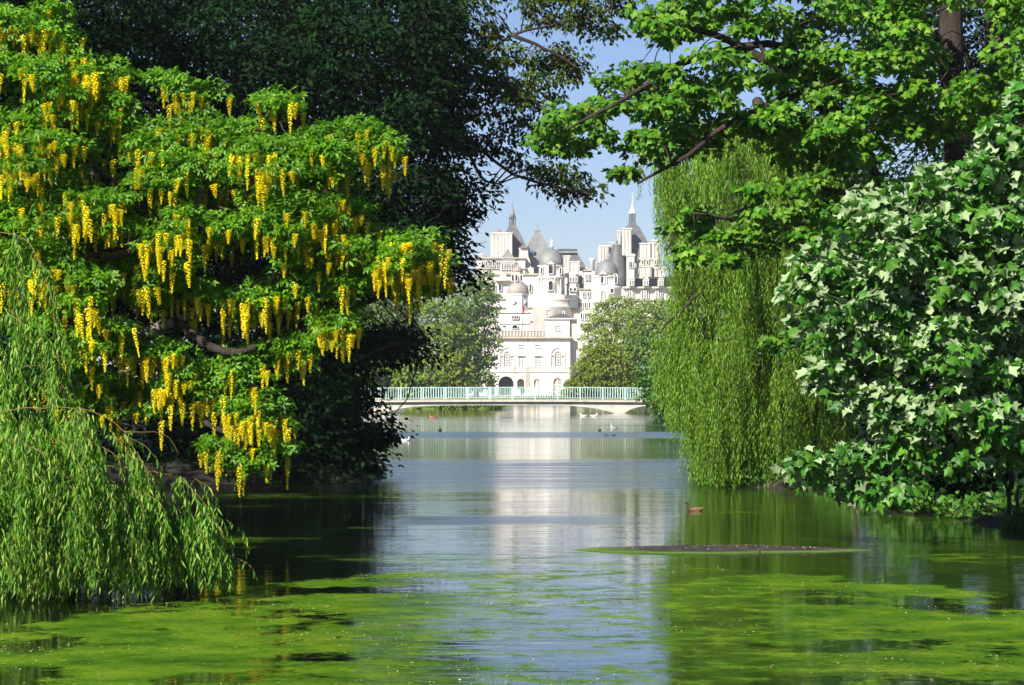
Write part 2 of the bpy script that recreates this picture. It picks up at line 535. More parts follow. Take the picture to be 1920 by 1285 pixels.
def water_mat():
    m, n, l, p, out = new_mat('lake_water')

    def mth(op, a, b=None, c=None):
        q = n.new('ShaderNodeMath'); q.operation = op
        for i, v in enumerate((a, b, c)):
            if v is None: continue
            if isinstance(v, (int, float)): q.inputs[i].default_value = v
            else: l.new(v, q.inputs[i])
        return q.outputs[0]

    def sstep(v, lo, hi):
        q = n.new('ShaderNodeMapRange'); q.interpolation_type = 'SMOOTHSTEP'
        q.inputs[1].default_value = lo; q.inputs[2].default_value = hi
        l.new(v, q.inputs[0])
        return q.outputs[0]

    def noise(scale, detail, stretch=(1, 1, 1), off=(0, 0, 0), rough=.55):
        mp = n.new('ShaderNodeMapping'); mp.inputs['Scale'].default_value = stretch; mp.inputs['Location'].default_value = off
        l.new(g.outputs['Position'], mp.inputs['Vector'])
        q = n.new('ShaderNodeTexNoise'); q.inputs['Scale'].default_value = scale; q.inputs['Detail'].default_value = detail
        q.inputs['Roughness'].default_value = rough
        l.new(mp.outputs[0], q.inputs['Vector'])
        return q.outputs['Fac']

    g = n.new('ShaderNodeNewGeometry')
    s = n.new('ShaderNodeSeparateXYZ'); l.new(g.outputs['Position'], s.inputs[0])
    X, Y = s.outputs['X'], s.outputs['Y']
    # ---- floating algae: a sheet with a curved far edge, holes and thin streaks beyond it
    xe = mth('SUBTRACT', X, .9)
    edge = mth('MULTIPLY_ADD', mth('MULTIPLY', xe, xe), -.27, 29.6)
    n1 = noise(.8, 8)
    edge = mth('ADD', edge, mth('MULTIPLY', mth('SUBTRACT', n1, .5), 4.0))
    sheet = sstep(mth('ADD', mth('SUBTRACT', edge, Y), mth('MULTIPLY', mth('SUBTRACT', noise(5, 6, (1, 1, 1), (6, 1, 0), .7), .5), 2.5)), 0, .5)
    holes = noise(.55, 9, (1, .8, 1), (3.1, 1.7, 0), .6)
    grit = noise(9, 6, (1, 1, 1), (1, 8, 0), .75)
    cover = sstep(mth('ADD', holes, mth('MULTIPLY', mth('SUBTRACT', grit, .5), .26)), .425, .475)
    thin = mth('MULTIPLY', mth('SUBTRACT', X, .9), .55)
    thin = mth('POWER', 2.718, mth('MULTIPLY', mth('MULTIPLY', thin, thin), -1.0))       # open, thin growth in mid lake
    fine = noise(2.6, 9, (1, 1, 1), (9, 4, 0), .7)
    thinmask = mth('SUBTRACT', 1.0, mth('MULTIPLY', thin, sstep(fine, .40, .56)))
    sheetm = mth('MULTIPLY', mth('MULTIPLY', sheet, cover), thinmask)
    st = noise(.33, 8, (.6, 1, 1), (20, 7, 0), .6)
    streak = mth('MULTIPLY', sstep(st, .55, .66), sstep(noise(3, 6, (1, 1, 1), (2, 2, 0)), .38, .6))
    far = sstep(Y, 62, 36)
    streak = mth('MULTIPLY', mth('MULTIPLY', streak, far), .75)
    green_reflection = mth('MULTIPLY', mth('MULTIPLY', sstep(noise(.12, 4, (1, .5, 1), (5, 5, 0)), .40, .6), sstep(Y, 110, 60)), mth('MULTIPLY', sstep(X, .5, 3.5), .16))  # green reflections on the right-hand water, put in as faint algae colour
    mask = mth('MAXIMUM', mth('MAXIMUM', sheetm, streak), green_reflection)
    # ---- water
    p.inputs['Base Color'].default_value = (.002, .005, .002, 1)
    p.inputs['IOR'].default_value = 1.33
    p.inputs['Specular IOR Level'].default_value = .5
    wind = mth('MAXIMUM', mth('MULTIPLY', sstep(noise(.05, 3, (.25, 1, 1), (1, 3, 0)), .58, .68), .6),
               mth('MULTIPLY', sstep(Y, 108, 114), sstep(Y, 131, 124)))
    wind = mth('MAXIMUM', wind, mth('MULTIPLY', mth('MULTIPLY', sstep(Y, 38.0, 39.0), sstep(Y, 42, 40.5)), mth('MULTIPLY', sstep(X, -2.2, -1.2), sstep(X, 2.4, .2))))
    wind = mth('MAXIMUM', wind, mth('MULTIPLY', mth('MULTIPLY', sstep(Y, 50, 56), sstep(Y, 78, 72)), mth('MULTIPLY_ADD', sstep(noise(.9, 4, (.15, 1, 1), (7, 3, 0), .7), .35, .6), .9, .25)))
    lines = sstep(noise(1.3, 5, (.10, 1, 1), (2, 9, 0), .7), .48, .68)
    wind = mth('MAXIMUM', wind, mth('MULTIPLY', lines, .38))
    rgh = mth('MULTIPLY_ADD', wind, .12, .045)
    l.new(rgh, p.inputs['Roughness'])
    rip = mth('ADD', noise(.9, 5, (.45, 1, 1), (0, 0, 0), .62), mth('MULTIPLY', noise(5, 3, (.6, 1, 1)), .25))
    bmp = n.new('ShaderNodeBump'); bmp.inputs['Strength'].default_value = 1.0
    l.new(rip, bmp.inputs['Height'])
    l.new(mth('MULTIPLY_ADD', wind, .04, .0075), bmp.inputs['Distance'])
    l.new(bmp.outputs[0], p.inputs['Normal'])
    # ---- algae
    a = n.new('ShaderNodeBsdfPrincipled')
    rr = ramp(n, [(.28, (.016, .055, .004)), (.47, (.062, .145, .006)), (.64, (.13, .215, .012))])
    l.new(noise(1.6, 9, (1, 1, 1), (0, 0, 3), .68), rr.inputs['Fac'])
    sp = n.new('ShaderNodeMix'); sp.data_type = 'RGBA'; sp.blend_type = 'MULTIPLY'
    sp.inputs['Factor'].default_value = 1
    gr = ramp(n, [(.32, (.35, .42, .4)), (.5, (1, 1, 1)), (.62, (1.35, 1.25, 1.2)), (.72, (2.1, 1.6, 2.5))])
    l.new(noise(16, 7, (1, 1, 1), (4, 2, 0), .8), gr.inputs['Fac'])
    l.new(rr.outputs['Color'], sp.inputs['A']); l.new(gr.outputs['Color'], sp.inputs['B'])
    l.new(sp.outputs['Result'], a.inputs['Base Color'])
    a.inputs['Roughness'].default_value = .85
    a.inputs['Specular IOR Level'].default_value = .03
    ab = n.new('ShaderNodeBump'); ab.inputs['Strength'].default_value = .5; ab.inputs['Distance'].default_value = .01
    l.new(fine, ab.inputs['Height']); l.new(ab.outputs[0], a.inputs['Normal'])
    mix = n.new('ShaderNodeMixShader')
    l.new(mth('MULTIPLY', mask, .93), mix.inputs[0])
    l.new(p.outputs[0], mix.inputs[1]); l.new(a.outputs[0], mix.inputs[2])
    l.new(mix.outputs[0], out.inputs['Surface'])
    return m


M['water'] = water_mat()
wat = mesh_obj('lake_water', [(-45, 5, 0), (45, 5, 0), (45, 470, 0), (-45, 470, 0)], [(0, 1, 2, 3)], M['water'])
tag(wat, kind='structure')


# ---------------------------------------------------------------- the low mud bank in the lake
def mud_bank():
    V, T = [], []
    cx, cy, rx, ry = 2.55, 32.3, 1.85, .55
    na, nr = 56, 8
    V.append((cx, cy, .05))
    for r in range(1, nr + 1):
        t = r / nr
        for k in range(na):
            a = 2 * math.pi * k / na
            e = 1 + .12 * math.sin(3 * a + 1) + .09 * math.sin(7 * a) + .06 * math.sin(13 * a + 2)
            x = cx + rx * t * e * math.copysign(abs(math.cos(a)) ** 1.0, math.cos(a))
            y = cy + ry * t * e * math.sin(a)
            V.append((x, y, .055 * (1 - t ** 2.2) + random.uniform(-.006, .006) - (.02 if r == nr else 0)))
    for k in range(na):
        T.append((0, 1 + k, 1 + (k + 1) % na))
    for r in range(nr - 1):
        for k in range(na):
            a0, a1 = 1 + r * na + k, 1 + r * na + (k + 1) % na
            T += [(a0, a0 + na, a1 + na), (a0, a1 + na, a1)]
    m, n, l, p, out = new_mat('mud')
    g = n.new('ShaderNodeNewGeometry')
    nz = n.new('ShaderNodeTexNoise'); nz.inputs['Scale'].default_value = 7; nz.inputs['Detail'].default_value = 8
    l.new(g.outputs['Position'], nz.inputs['Vector'])
    r_ = ramp(n, [(.3, (.018, .014, .014)), (.6, (.045, .036, .034)), (.75, (.08, .065, .055))])
    l.new(nz.outputs['Fac'], r_.inputs['Fac'])
    sx = n.new('ShaderNodeSeparateXYZ'); l.new(g.outputs['Position'], sx.inputs[0])
    mr = n.new('ShaderNodeMapRange'); mr.inputs[1].default_value = 1.7; mr.inputs[2].default_value = .9     # algae on the low end
    l.new(sx.outputs['X'], mr.inputs[0])
    mz = n.new('ShaderNodeMapRange'); mz.inputs[1].default_value = .02; mz.inputs[2].default_value = .004   # and along the water line
    l.new(sx.outputs['Z'], mz.inputs[0])
    mm = n.new('ShaderNodeMath'); mm.operation = 'MAXIMUM'; l.new(mr.outputs[0], mm.inputs[0]); l.new(mz.outputs[0], mm.inputs[1])
    mx = n.new('ShaderNodeMix'); mx.data_type = 'RGBA'
    l.new(mm.outputs[0], mx.inputs['Factor']); l.new(r_.outputs['Color'], mx.inputs['A']); mx.inputs['B'].default_value = (.07, .15, .012, 1)
    l.new(mx.outputs['Result'], p.inputs['Base Color']); p.inputs['Roughness'].default_value = .75
    o = tri_obj('mud_bank', np.array(V), np.array(T), m, None, True)
    tag(o, kind='structure')


mud_bank()


# ================================================================ the footbridge
def bridge():
    D = 240.0
    S = D / F
    X = lambda px: (px - 960) * S
    root = thing('footbridge', (0, D, 0), 'low white footbridge with pale turquoise railings spanning the lake', 'bridge')
    wy = 3.6
    x0, x1 = X(640), X(1300)
    # arch body: elevation outline extruded along the depth
    top = lambda x: 1.02 + .10 * (1 - (x / 16) ** 2)
    lower = []
    N = 60
    CX = X(935)
    pr0, pr1 = X(1153) - CX, X(1167) - CX
    pl1, pl0 = -pr0 + X(960) * 2, -pr1 + X(960) * 2

    def soffit(x):
        ax = abs(x - CX)
        if ax < pr0:
            return .76 - .80 * (ax / pr0) ** 5
        if ax <= pr1:
            return -.5
        t = min(1, (ax - pr1) / 4.0)
        return -.06 + .78 * (1 - (1 - t) ** 4)
    xs = sorted(set([float(v) for v in np.linspace(x0, x1, 90)] + [CX + v for v in (pr0, pr1 - .001, pr1 + .001, -pr0, -pr1 + .001, -pr1 - .001)] + [float(v) for v in np.linspace(CX + pr0 - 2, CX + pr0, 10)] + [float(v) for v in np.linspace(CX - pr0, CX - pr0 + 2, 10)]))
    V, Fc = [], []
    for x in xs:
        zb, zt = soffit(x), top(x)
        for y in (D - wy / 2 + .35, D + wy / 2 - .35):
            V += [(x, y, min(zb, zt - .06)), (x, y, zt)]
    for i in range(len(xs) - 1):
        a, b = i * 4, i * 4 + 4
        Fc += [(a, b, b + 1, a + 1), (a + 2, a + 3, b + 3, b + 2), (a, a + 2, b + 2, b), (a + 1, b + 1, b + 3, a + 3)]
    mesh_obj('arch', V, Fc, M['concrete'], root)

    def beam(name, z0, z1, y0, y1, mat):
        V, Fc = [], []
        q = np.linspace(x0, x1, 25)
        for x in q:
            dz = .10 * (1 - (x / 16) ** 2)
            V += [(x, y0, z0 + dz), (x, y1, z0 + dz), (x, y1, z1 + dz), (x, y0, z1 + dz)]
        for i in range(len(q) - 1):
            a, b = i * 4, i * 4 + 4
            for k in range(4):
                Fc.append((a + k, a + (k + 1) % 4, b + (k + 1) % 4, b + k))
        Fc += [(0, 3, 2, 1), (len(V) - 4, len(V) - 3, len(V) - 2, len(V) - 1)]
        return mesh_obj(name, V, Fc, mat, root)
    beam('deck', .985, 1.13, D - wy / 2, D + wy / 2, M['concrete'])
    for sgn in (-1, 1):
        y = D + sgn * (wy / 2 - .16)
        beam('kerb', 1.132, 1.235, y - .12, y + .12, M['kerb'])
        rail = bpy.data.objects.new('railing', None); COL.objects.link(rail); rail.location = (0, y, 1.2)
        rail.parent = root; rail.matrix_parent_inverse = Matrix.Translation(-root.location)

        def bar(name, z, h, dep):
            V, Fc = [], []
            q = np.linspace(x0, x1, 25)
            for x in q:
                dz = .10 * (1 - (x / 16) ** 2)
                V += [(x, -dep, z + dz), (x, dep, z + dz), (x, dep, z + h + dz), (x, -dep, z + h + dz)]
            for i in range(len(q) - 1):
                a, b = i * 4, i * 4 + 4
                for k in range(4):
                    Fc.append((a + k, a + (k + 1) % 4, b + (k + 1) % 4, b + k))
            o = mesh_obj(name, V, Fc, M['teal'])
            o.parent = rail
        bar('top_rail', 1.10, .055, .035)
        bar('bottom_rail', .12, .04, .02)

        def post_mesh(nm, w, h0, h1):
            me = bpy.data.meshes.new(nm)
            v = [(sx_ * w, sy_ * w, z) for z in (h0, h1) for sx_, sy_ in ((-1, -1), (1, -1), (1, 1), (-1, 1))]
            me.from_pydata(v, [], [(0, 1, 5, 4), (1, 2, 6, 5), (2, 3, 7, 6), (3, 0, 4, 7), (4, 5, 6, 7), (3, 2, 1, 0)])
            me.materials.append(M['teal'])
            return me
        pm, bm_ = post_mesh('post', .06, -.02, 1.10), post_mesh('baluster', .022, .155, 1.10)
        step = .235
        k0 = int(x0 / step) + 1
        for k in range(k0, int(x1 / step)):
            x = k * step + (.09 if sgn > 0 else 0)
            o = bpy.data.objects.new('post' if k % 9 == 0 else 'baluster', pm if k % 9 == 0 else bm_)
            COL.objects.link(o)
            o.parent = rail
            o.location = (x, 0, .10 * (1 - (x / 16) ** 2))


bridge()


# ================================================================ buildings
class Building:
    def __init__(s, name, d, label, cat='building', base_px=960):
        s.d, s.k = d, d / F
        s.root = thing(name, ((base_px - 960) * s.k, d, .5), label, cat)

    def x(s, px): return (px - 960) * s.k
    def z(s, py): return CAMZ + (HZ - py) * s.k

    def box(s, name, x0, x1, y0, y1, f, t, mat, parent=None):
        X0, X1, Z0, Z1 = s.x(x0), s.x(x1), s.z(y1), s.z(y0)
        Y0, Y1 = s.d + f, s.d + f + t
        V = [(X0, Y0, Z0), (X1, Y0, Z0), (X1, Y1, Z0), (X0, Y1, Z0), (X0, Y0, Z1), (X1, Y0, Z1), (X1, Y1, Z1), (X0, Y1, Z1)]
        Fc = [(0, 1, 5, 4), (1, 2, 6, 5), (2, 3, 7, 6), (3, 0, 4, 7), (4, 5, 6, 7), (3, 2, 1, 0)]
        return mesh_obj(name, V, Fc, M[mat] if isinstance(mat, str) else mat, parent or s.root)

    def lathe(s, name, cx, f, prof, mat, n=24, parent=None, phase=0.0, sy=1.0, smooth=True):
        V, Fc = [], []
        for r, py in prof:
            for k in range(n):
                a = 2 * math.pi * k / n + phase
                V.append((s.x(cx) + r * s.k * math.cos(a), s.d + f + r * s.k * math.sin(a) * sy, s.z(py)))
        m = len(prof)
        for i in range(m - 1):
            for k in range(n):
                k2 = (k + 1) % n
                Fc.append((i * n + k, (i + 1) * n + k, (i + 1) * n + k2, i * n + k2))
        Fc.append(tuple(range(n)))
        Fc.append(tuple((m - 1) * n + k for k in range(n))[::-1])
        return mesh_obj(name, V, Fc, M[mat], parent or s.root, smooth and n > 8)

    def square(s, name, cx, f, prof, mat, parent=None, sy=1.0, phase=math.pi / 4):
        return s.lathe(name, cx, f, [(r * math.sqrt(2), y) for r, y in prof], mat, 4, parent, phase, sy, False)

    def outline(s, h):
        if h[0] == 'rect':
            _, x0, x1, y0, y1 = h
            return [(x0, y1), (x1, y1), (x1, y0), (x0, y0)]
        _, x0, x1, y0, y1 = h
        c, r = (x0 + x1) / 2, (x1 - x0) / 2
        pts = [(x0, y1), (x1, y1)]
        for k in range(9):
            a = math.pi * k / 8
            pts.append((c + r * math.cos(a), y0 + r - r * math.sin(a)))
        return pts

    def wall(s, name, x0, x1, y0, y1, f, t, holes, mat, parent=None):
        loops = [[(x0, y1), (x1, y1), (x1, y0), (x0, y0)]] + [s.outline(h) for h in holes]
        flat = [q for lp in loops for q in lp]
        tris = tessellate_polygon([[Vector((a, -b, 0)) for a, b in lp] for lp in loops])
        n = len(flat)
        V = [(s.x(a), s.d + f, s.z(b)) for a, b in flat] + [(s.x(a), s.d + f + t, s.z(b)) for a, b in flat]
        Fc = []
        for a, b, c in tris:
            A, B_, C_ = (Vector(V[i]) for i in (a, b, c))
            q = (a, b, c) if (B_ - A).cross(C_ - A).y < 0 else (a, c, b)
            Fc += [q, tuple(i + n for i in q[::-1])]
        o = 0
        for lp in loops:
            k = len(lp)
            for i in range(k):
                j = (i + 1) % k
                Fc.append((o + i, o + i + n, o + j + n, o + j))
            o += k
        return mesh_obj(name, V, Fc, M[mat], parent or s.root)

    def window(s, h, f, nx=2, ny=3, bar=.09, parent=None, name='window', surround=True, glass='glass'):
        """pane set back in its opening, glazing bars before it, a raised surround on the wall"""
        pts = s.outline(h)
        V = [(s.x(a), s.d + f + .22, s.z(b)) for a, b in pts]
        w = mesh_obj(name, V, [tuple(range(len(V)))], M[glass], parent or s.root)
        _, x0, x1, y0, y1 = h
        BV, BF = [], []

        def bb(X0, X1, Z0, Z1, Y0, Y1):
            o = len(BV)
            BV.extend([(X0, Y0, Z0), (X1, Y0, Z0), (X1, Y1, Z0), (X0, Y1, Z0), (X0, Y0, Z1), (X1, Y0, Z1), (X1, Y1, Z1), (X0, Y1, Z1)])
            BF.extend([tuple(o + i for i in q) for q in [(0, 1, 5, 4), (1, 2, 6, 5), (2, 3, 7, 6), (3, 0, 4, 7), (4, 5, 6, 7), (3, 2, 1, 0)]])
        X0, X1, Z0, Z1 = s.x(x0), s.x(x1), s.z(y1), s.z(y0)
        Y0, Y1 = s.d + f + .08, s.d + f + .18
        for i in range(1, nx):
            c = X0 + (X1 - X0) * i / nx
            bb(c - bar / 2, c + bar / 2, Z0, Z1 - (X1 - X0) * .06, Y0, Y1)
        for i in range(1, ny):
            c = Z0 + (Z1 - Z0) * i / ny
            bb(X0 + .01, X1 - .01, c - bar / 2, c + bar / 2, Y0 - .012, Y1 - .012)
        bb(X0, X1, Z0, Z0 + bar, Y0 - .02, Y1)
        mesh_obj('frame', BV, BF, M['white_paint'], w)
        if surround:
            e = .16
            ring = []
            cxm, czm = (X0 + X1) / 2, (Z0 + Z1) / 2
            inn = [(s.x(a), s.z(b)) for a, b in pts]
            outr = [(x_ + e * (1 if x_ > cxm else -1) * (1 if abs(x_ - cxm) > .2 * (X1 - X0) else .4), z_ + e * (1 if z_ > czm else -.6)) for x_, z_ in inn]
            k = len(inn)
            V = [(a, s.d + f - .10, b) for a, b in inn] + [(a, s.d + f - .10, b) for a, b in outr] + [(a, s.d + f + .02, b) for a, b in outr]
            Fc = []
            for i in range(k):
                j = (i + 1) % k
                Fc += [(i, j, k + j, k + i), (k + i, k + j, 2 * k + j, 2 * k + i)]
            mesh_obj('surround', V, Fc, M['stone_w'], w)
            s.box('sill', x0 - 1, x1 + 1, y1 - .02, y1 + .9, f - .25, .3, 'stone', w)
        return w

    def blind(s, h, f, t=.12, mat='glass', name='window'):
        """opening on a curved drum: a proud stone surround with a dark pane set inside it"""
        pts = s.outline(h)
        V = [(s.x(a), s.d + f, s.z(b)) for a, b in pts]
        w = mesh_obj(name, V, [tuple(range(len(V)))], M[mat], s.root)
        cx = sum(a for a, b in pts) / len(pts); cy = sum(b for a, b in pts) / len(pts)
        e = 1.2
        out_ = [(a + (e if a > cx else -e), b + (e if b > cy else -e)) for a, b in pts]
        k = len(pts)
        V = [(s.x(a), s.d + f - .45, s.z(b)) for a, b in pts] + [(s.x(a), s.d + f - .45, s.z(b)) for a, b in out_] + \
            [(s.x(a), s.d + f + .9, s.z(b)) for a, b in out_] + [(s.x(a), s.d + f + .02, s.z(b)) for a, b in pts]
        Fc = []
        for i in range(k):
            j = (i + 1) % k
            Fc += [(i, j, k + j, k + i), (k + i, k + j, 2 * k + j, 2 * k + i), (3 * k + i, 3 * k + j, j, i)]
        mesh_obj('surround', V, Fc, M['stone_w'], w)
        return w

    def gable(s, name, x0, x1, y0, y1, f, t, mat, parent=None):
        c = (x0 + x1) / 2
        pts = [(x0, y1), (x1, y1), (c, y0)]
        V = [(s.x(a), s.d + f, s.z(b)) for a, b in pts] + [(s.x(a), s.d + f + t, s.z(b)) for a, b in pts]
        return mesh_obj(name, V, [(0, 1, 2), (5, 4, 3), (0, 3, 4, 1), (1, 4, 5, 2), (2, 5, 3, 0)], M[mat], parent or s.root)

    def chimney(s, x0, x1, y0, y1, f, t, mat='stone_m', pots=0):
        c = s.box('chimney', x0, x1, y0 + 2.4, y1, f, t, mat)
        s.box('cap', x0 - 1.1, x1 + 1.1, y0, y0 + 2.4, f - .25, t + .5, 'stone', c)
        w = x1 - x0
        nrib = max(2, int(w / 6))
        for i in range(nrib):
            a = x0 + w * (i + .5) / nrib
            s.box('pilaster', a - w * .09, a + w * .09, y0 + 3.5, y1, f - .28, .33, mat, c)
        for i in range(pots):
            a = x0 + w * (i + .7) / (pots + .4)
            s.lathe('chimney_pot', a, f + t / 2, [(1.3, y0), (1.0, y0 - 3), (1.2, y0 - 3.4)], 'terracotta', 8, c)
        return c


# ---------------------------------------------------------------- the guards building with its clock turret
G = Building('guards_building', 560, 'long white stone guards building with arched gateway and domed clock turret', base_px=990)
W1 = ('rect', 972.6, 980.8, 669, 687.5); W2 = ('rect', 1004, 1012.2, 669, 687.5)
S1 = ('rect', 972.6, 980.8, 647, 652.4); S2 = ('rect', 1004, 1012.2, 647, 652.4)
VC = ('arch', 945.3, 955.8, 659, 687.5); VL = ('rect', 938.6, 942.2, 668.5, 687.5); VR = ('rect', 959, 962.6, 668.5, 687.5)
RC = ('arch', 1040.7, 1051.5, 659, 687.5); RL = ('rect', 1034.6, 1037.6, 668.5, 687.5); RR = ('rect', 1054.6, 1057.4, 668.5, 687.5)
L0 = ('rect', 919.5, 927.5, 669, 687.5); L1 = ('rect', 890, 898, 669, 687.5); L2 = ('rect', 862, 870, 669, 687.5)
AR = ('arch', 934.7, 963, 705.7, 752); AS = ('arch', 969.5, 983, 710.4, 752); AL = ('arch', 914, 927.5, 710.4, 752)
N1 = ('arch', 1001, 1012, 711, 748); N2 = ('arch', 1037.5, 1053, 709, 748)
G.wall('wall', 780, 1069, 635, 700, 0, .8, [W1, W2, S1, S2, VC, VL, VR, RC, RL, RR, L0, L1, L2], 'stone_w')
G.wall('lower_wall', 780, 1069, 698.4, 758, -.35, 1.1, [AR, AS, AL, N1, N2], 'stone')
G.box('core', 780, 1068.6, 637, 758, 3.2, 14, 'stone_w')
G.box('side_wall', 1066.6, 1069, 637, 698, .81, 16, 'stone')
for h in (W1, W2, L0, L1, L2): G.window(h, 0, 3, 6, .10)
for h in (S1, S2): G.window(h, 0, 3, 2, .10)
for h in (VC, RC): G.window(h, 0, 4, 6, .10)
for h in (VL, VR, RL, RR): G.window(h, 0, 2, 5, .10, surround=False)
for h in (N1, N2): G.window(h, -.1, 2, 3, .2, surround=False, glass='stone_b')
for h in (W1, W2):
    c = (h[1] + h[2]) / 2
    G.gable('pediment', c - 7.5, c + 7.5, 661.8, 666.8, -.45, .6, 'stone_w')
    G.box('cornice', c - 7.8, c + 7.8, 666.8, 668.0, -.5, .6, 'stone')
for cx in (950.5, 1046):                                   # relieving arches round the venetian windows
    V, Fc = [], []
    for k in range(17):
        a = math.pi * k / 16
        for r in (12.4, 14.4):
            for f in (-.28, .05):
                V.append((G.x(cx + r * math.cos(a)), G.d + f, G.z(665.5 - r * math.sin(a))))
    for k in range(16):
        a, b_ = k * 4, k * 4 + 4
        Fc += [(a, a + 2, b_ + 2, b_), (a + 2, a + 3, b_ + 3, b_ + 2), (a + 1, a, b_, b_ + 1)]
    mesh_obj('arch_moulding', V, Fc, M['stone'], G.root)
    G.box('impost', cx - 14.4, cx - 4.8, 665.6, 667.2, -.3, .4, 'stone')
    G.box('impost', cx + 4.8, cx + 14.4, 665.6, 667.2, -.3, .4, 'stone')
    for s_ in (-14.2, 12.4):
        G.box('pilaster', cx + s_, cx + s_ + 1.8, 667.2, 697, -.26, .3, 'stone_w')
    G.box('balustrade', cx - 12, cx + 12, 690.0, 697.5, -.32, .4, 'stone')
G.box('string_course', 779, 1070.4, 696.6, 698.4, -.62, 1.4, 'stone')
G.box('string_course', 779, 1069.6, 688.6, 689.8, -.22, .3, 'stone')
co = G.box('cornice', 779, 1071.5, 631.6, 635, -1.0, 17.5, 'stone_b')
for i in range(96):
    G.box('dentil', 782 + i * 3, 783.4 + i * 3, 635, 637.2, -.55, .56, 'stone', co)
G.box('parapet', 925, 1022.5, 620.5, 631.6, .4, .8, 'stone_b')
G.box('parapet_coping', 924, 1022.5, 618.8, 620.5, .2, 1.2, 'stone')
for i in range(16):
    G.box('baluster', 927 + i * 6, 929 + i * 6, 621, 630.5, .15, .25, 'stone')
G.box('passage_shade', 934, 964, 704, 757, 2.2, .6, 'glass')  # dark slab behind the gateway arch; its colour stands for the passage's shade
# end pavilion with its pyramid roof
PW = ('rect', 1041, 1049.5, 611, 620.5)
G.wall('pavilion_wall', 1022.8, 1068, 599, 631.6, -.2, .7, [PW], 'stone_w')
G.box('pavilion_core', 1022.9, 1082, 599.2, 640, .55, 8, 'stone')
G.window(PW, -.2, 3, 3, .12)
G.box('pavilion_cornice', 1021.4, 1083.6, 596.8, 599, -.7, 9.6, 'stone_w')
G.square('pavilion_roof', 1052.5, 4.2, [(29.5, 596.8), (2, 587)], 'slate_dark', sy=.9)
G.box('wing', 1069.2, 1084, 640, 758, 2.2, 12, 'stone')
# clock turret
G.box('turret_base', 936, 995, 586, 619, 3.4, 9, 'stone_w')
G.box('base_cornice', 935, 996, 584, 586, 3.0, 9.8, 'stone')
G.blind(('arch', 960.5, 970.5, 609, 615.5), 3.34)
for a in (960.2, 964.6, 969.0): G.blind(('rect', a, a + 2.6, 592, 597), 3.34)
G.box('string_course', 936, 995.4, 605, 606.6, 3.1, 9.6, 'stone')
G.lathe('clock_drum', 970, 7.8, [(23.5, 585), (23.5, 582), (22, 581.5), (22, 553), (24, 551.5), (24.5, 549), (21.5, 548.2)], 'stone_w', 8, phase=math.pi / 8)
for a, f in ((963.5, 5.16), (983, 5.9)):
    ck = G.lathe('clock_face', a, 0, [(4.2, 565), (4.2, 565.1)], 'white_paint', 20)
    ck.data.transform(Matrix.Translation((G.x(a), G.d + f, G.z(565))) @ Matrix.Rotation(math.radians(90), 4, 'X') @ Matrix.Translation((-G.x(a), -G.d, -G.z(565))))
    rg = G.lathe('clock_ring', a, 0, [(4.9, 565), (4.9, 565.06), (4.2, 565.06), (4.2, 565)], 'dark_iron', 20, ck)
    rg.data.transform(Matrix.Translation((G.x(a), G.d + f + .05, G.z(565))) @ Matrix.Rotation(math.radians(90), 4, 'X') @ Matrix.Translation((-G.x(a), -G.d, -G.z(565))))
    G.box('clock_hand', a - .35, a + .35, 561.8, 565, f - .06, .03, 'dark_iron', ck)
    G.box('clock_hand', a, a + 2.4, 564.7, 565.4, f - .1, .03, 'dark_iron', ck)
G.lathe('turret_dome', 971.5, 7.8, [(21, 549), (20.6, 544), (19, 538), (16, 532.5), (12, 528.5), (11, 528)], 'dome_stone', 24)
G.lathe('lantern', 970.5, 7.8, [(11.4, 529), (11.4, 526.5), (10.2, 526), (10.2, 511), (11.6, 510), (11.8, 508.4)], 'stone_w', 8, phase=math.pi / 8)
for a in (968.3, 977.4, 961.6): G.blind(('arch', a - 1.9, a + 1.9, 513, 524.5), 6.52 if a < 975 and a > 965 else 7.0)
G.lathe('lantern_cap', 970.5, 7.8, [(10.6, 508.4), (9.4, 503), (6, 498.5), (2.6, 496), (1.4, 493), (.4, 488)], 'dome_stone', 16)
# flagpole with a limp red flag on the roof
fp = thing('flagpole', (G.x(980), G.d - .0, G.z(620)), 'slim grey flagpole with a limp red flag on the white parapet', 'flagpole')
G.lathe('pole', 980, .8, [(.55, 619), (.35, 545), (.1, 544.5)], 'dark_iron', 8, fp)
V, Fc = [], []
for i in range(6):
    for j in range(9):
        u, v = i / 5, j / 8
        V.append((G.x(980.3 + u * 3.4 * (1 - .35 * v) + .5 * math.sin(v * 5)), G.d + .8 + .22 * math.sin(u * 9 + v * 4), G.z(573 + v * 14 + u * 2.5)))
for i in range(5):
    for j in range(8):
        a = i * 9 + j
        Fc.append((a, a + 9, a + 10, a + 1))
mesh_obj('flag', V, Fc, M['flag_red'], fp, True)

# ---------------------------------------------------------------- stone memorial on the parade ground
mem = Building('stone_memorial', 478, 'tall tapering pale stone memorial standing before the guards building', 'memorial', 990)
mem.box('plinth', 980, 1001, 738, 749, -1, 3.2, 'stone')
mem.square('shaft', 990, .6, [(6.2, 738), (5.4, 716), (4.6, 715), (3.9, 697), (3.0, 696), (2.6, 690)], 'stone_b')
mem.box('side_block', 996, 1002, 728, 738, -.4, 2, 'stone')
mem.lathe('lamp_mast', 990, .6, [(.5, 690), (.35, 640), (1.4, 639), (1.4, 636.5), (.3, 636), (.3, 621)], 'dark_iron', 8)

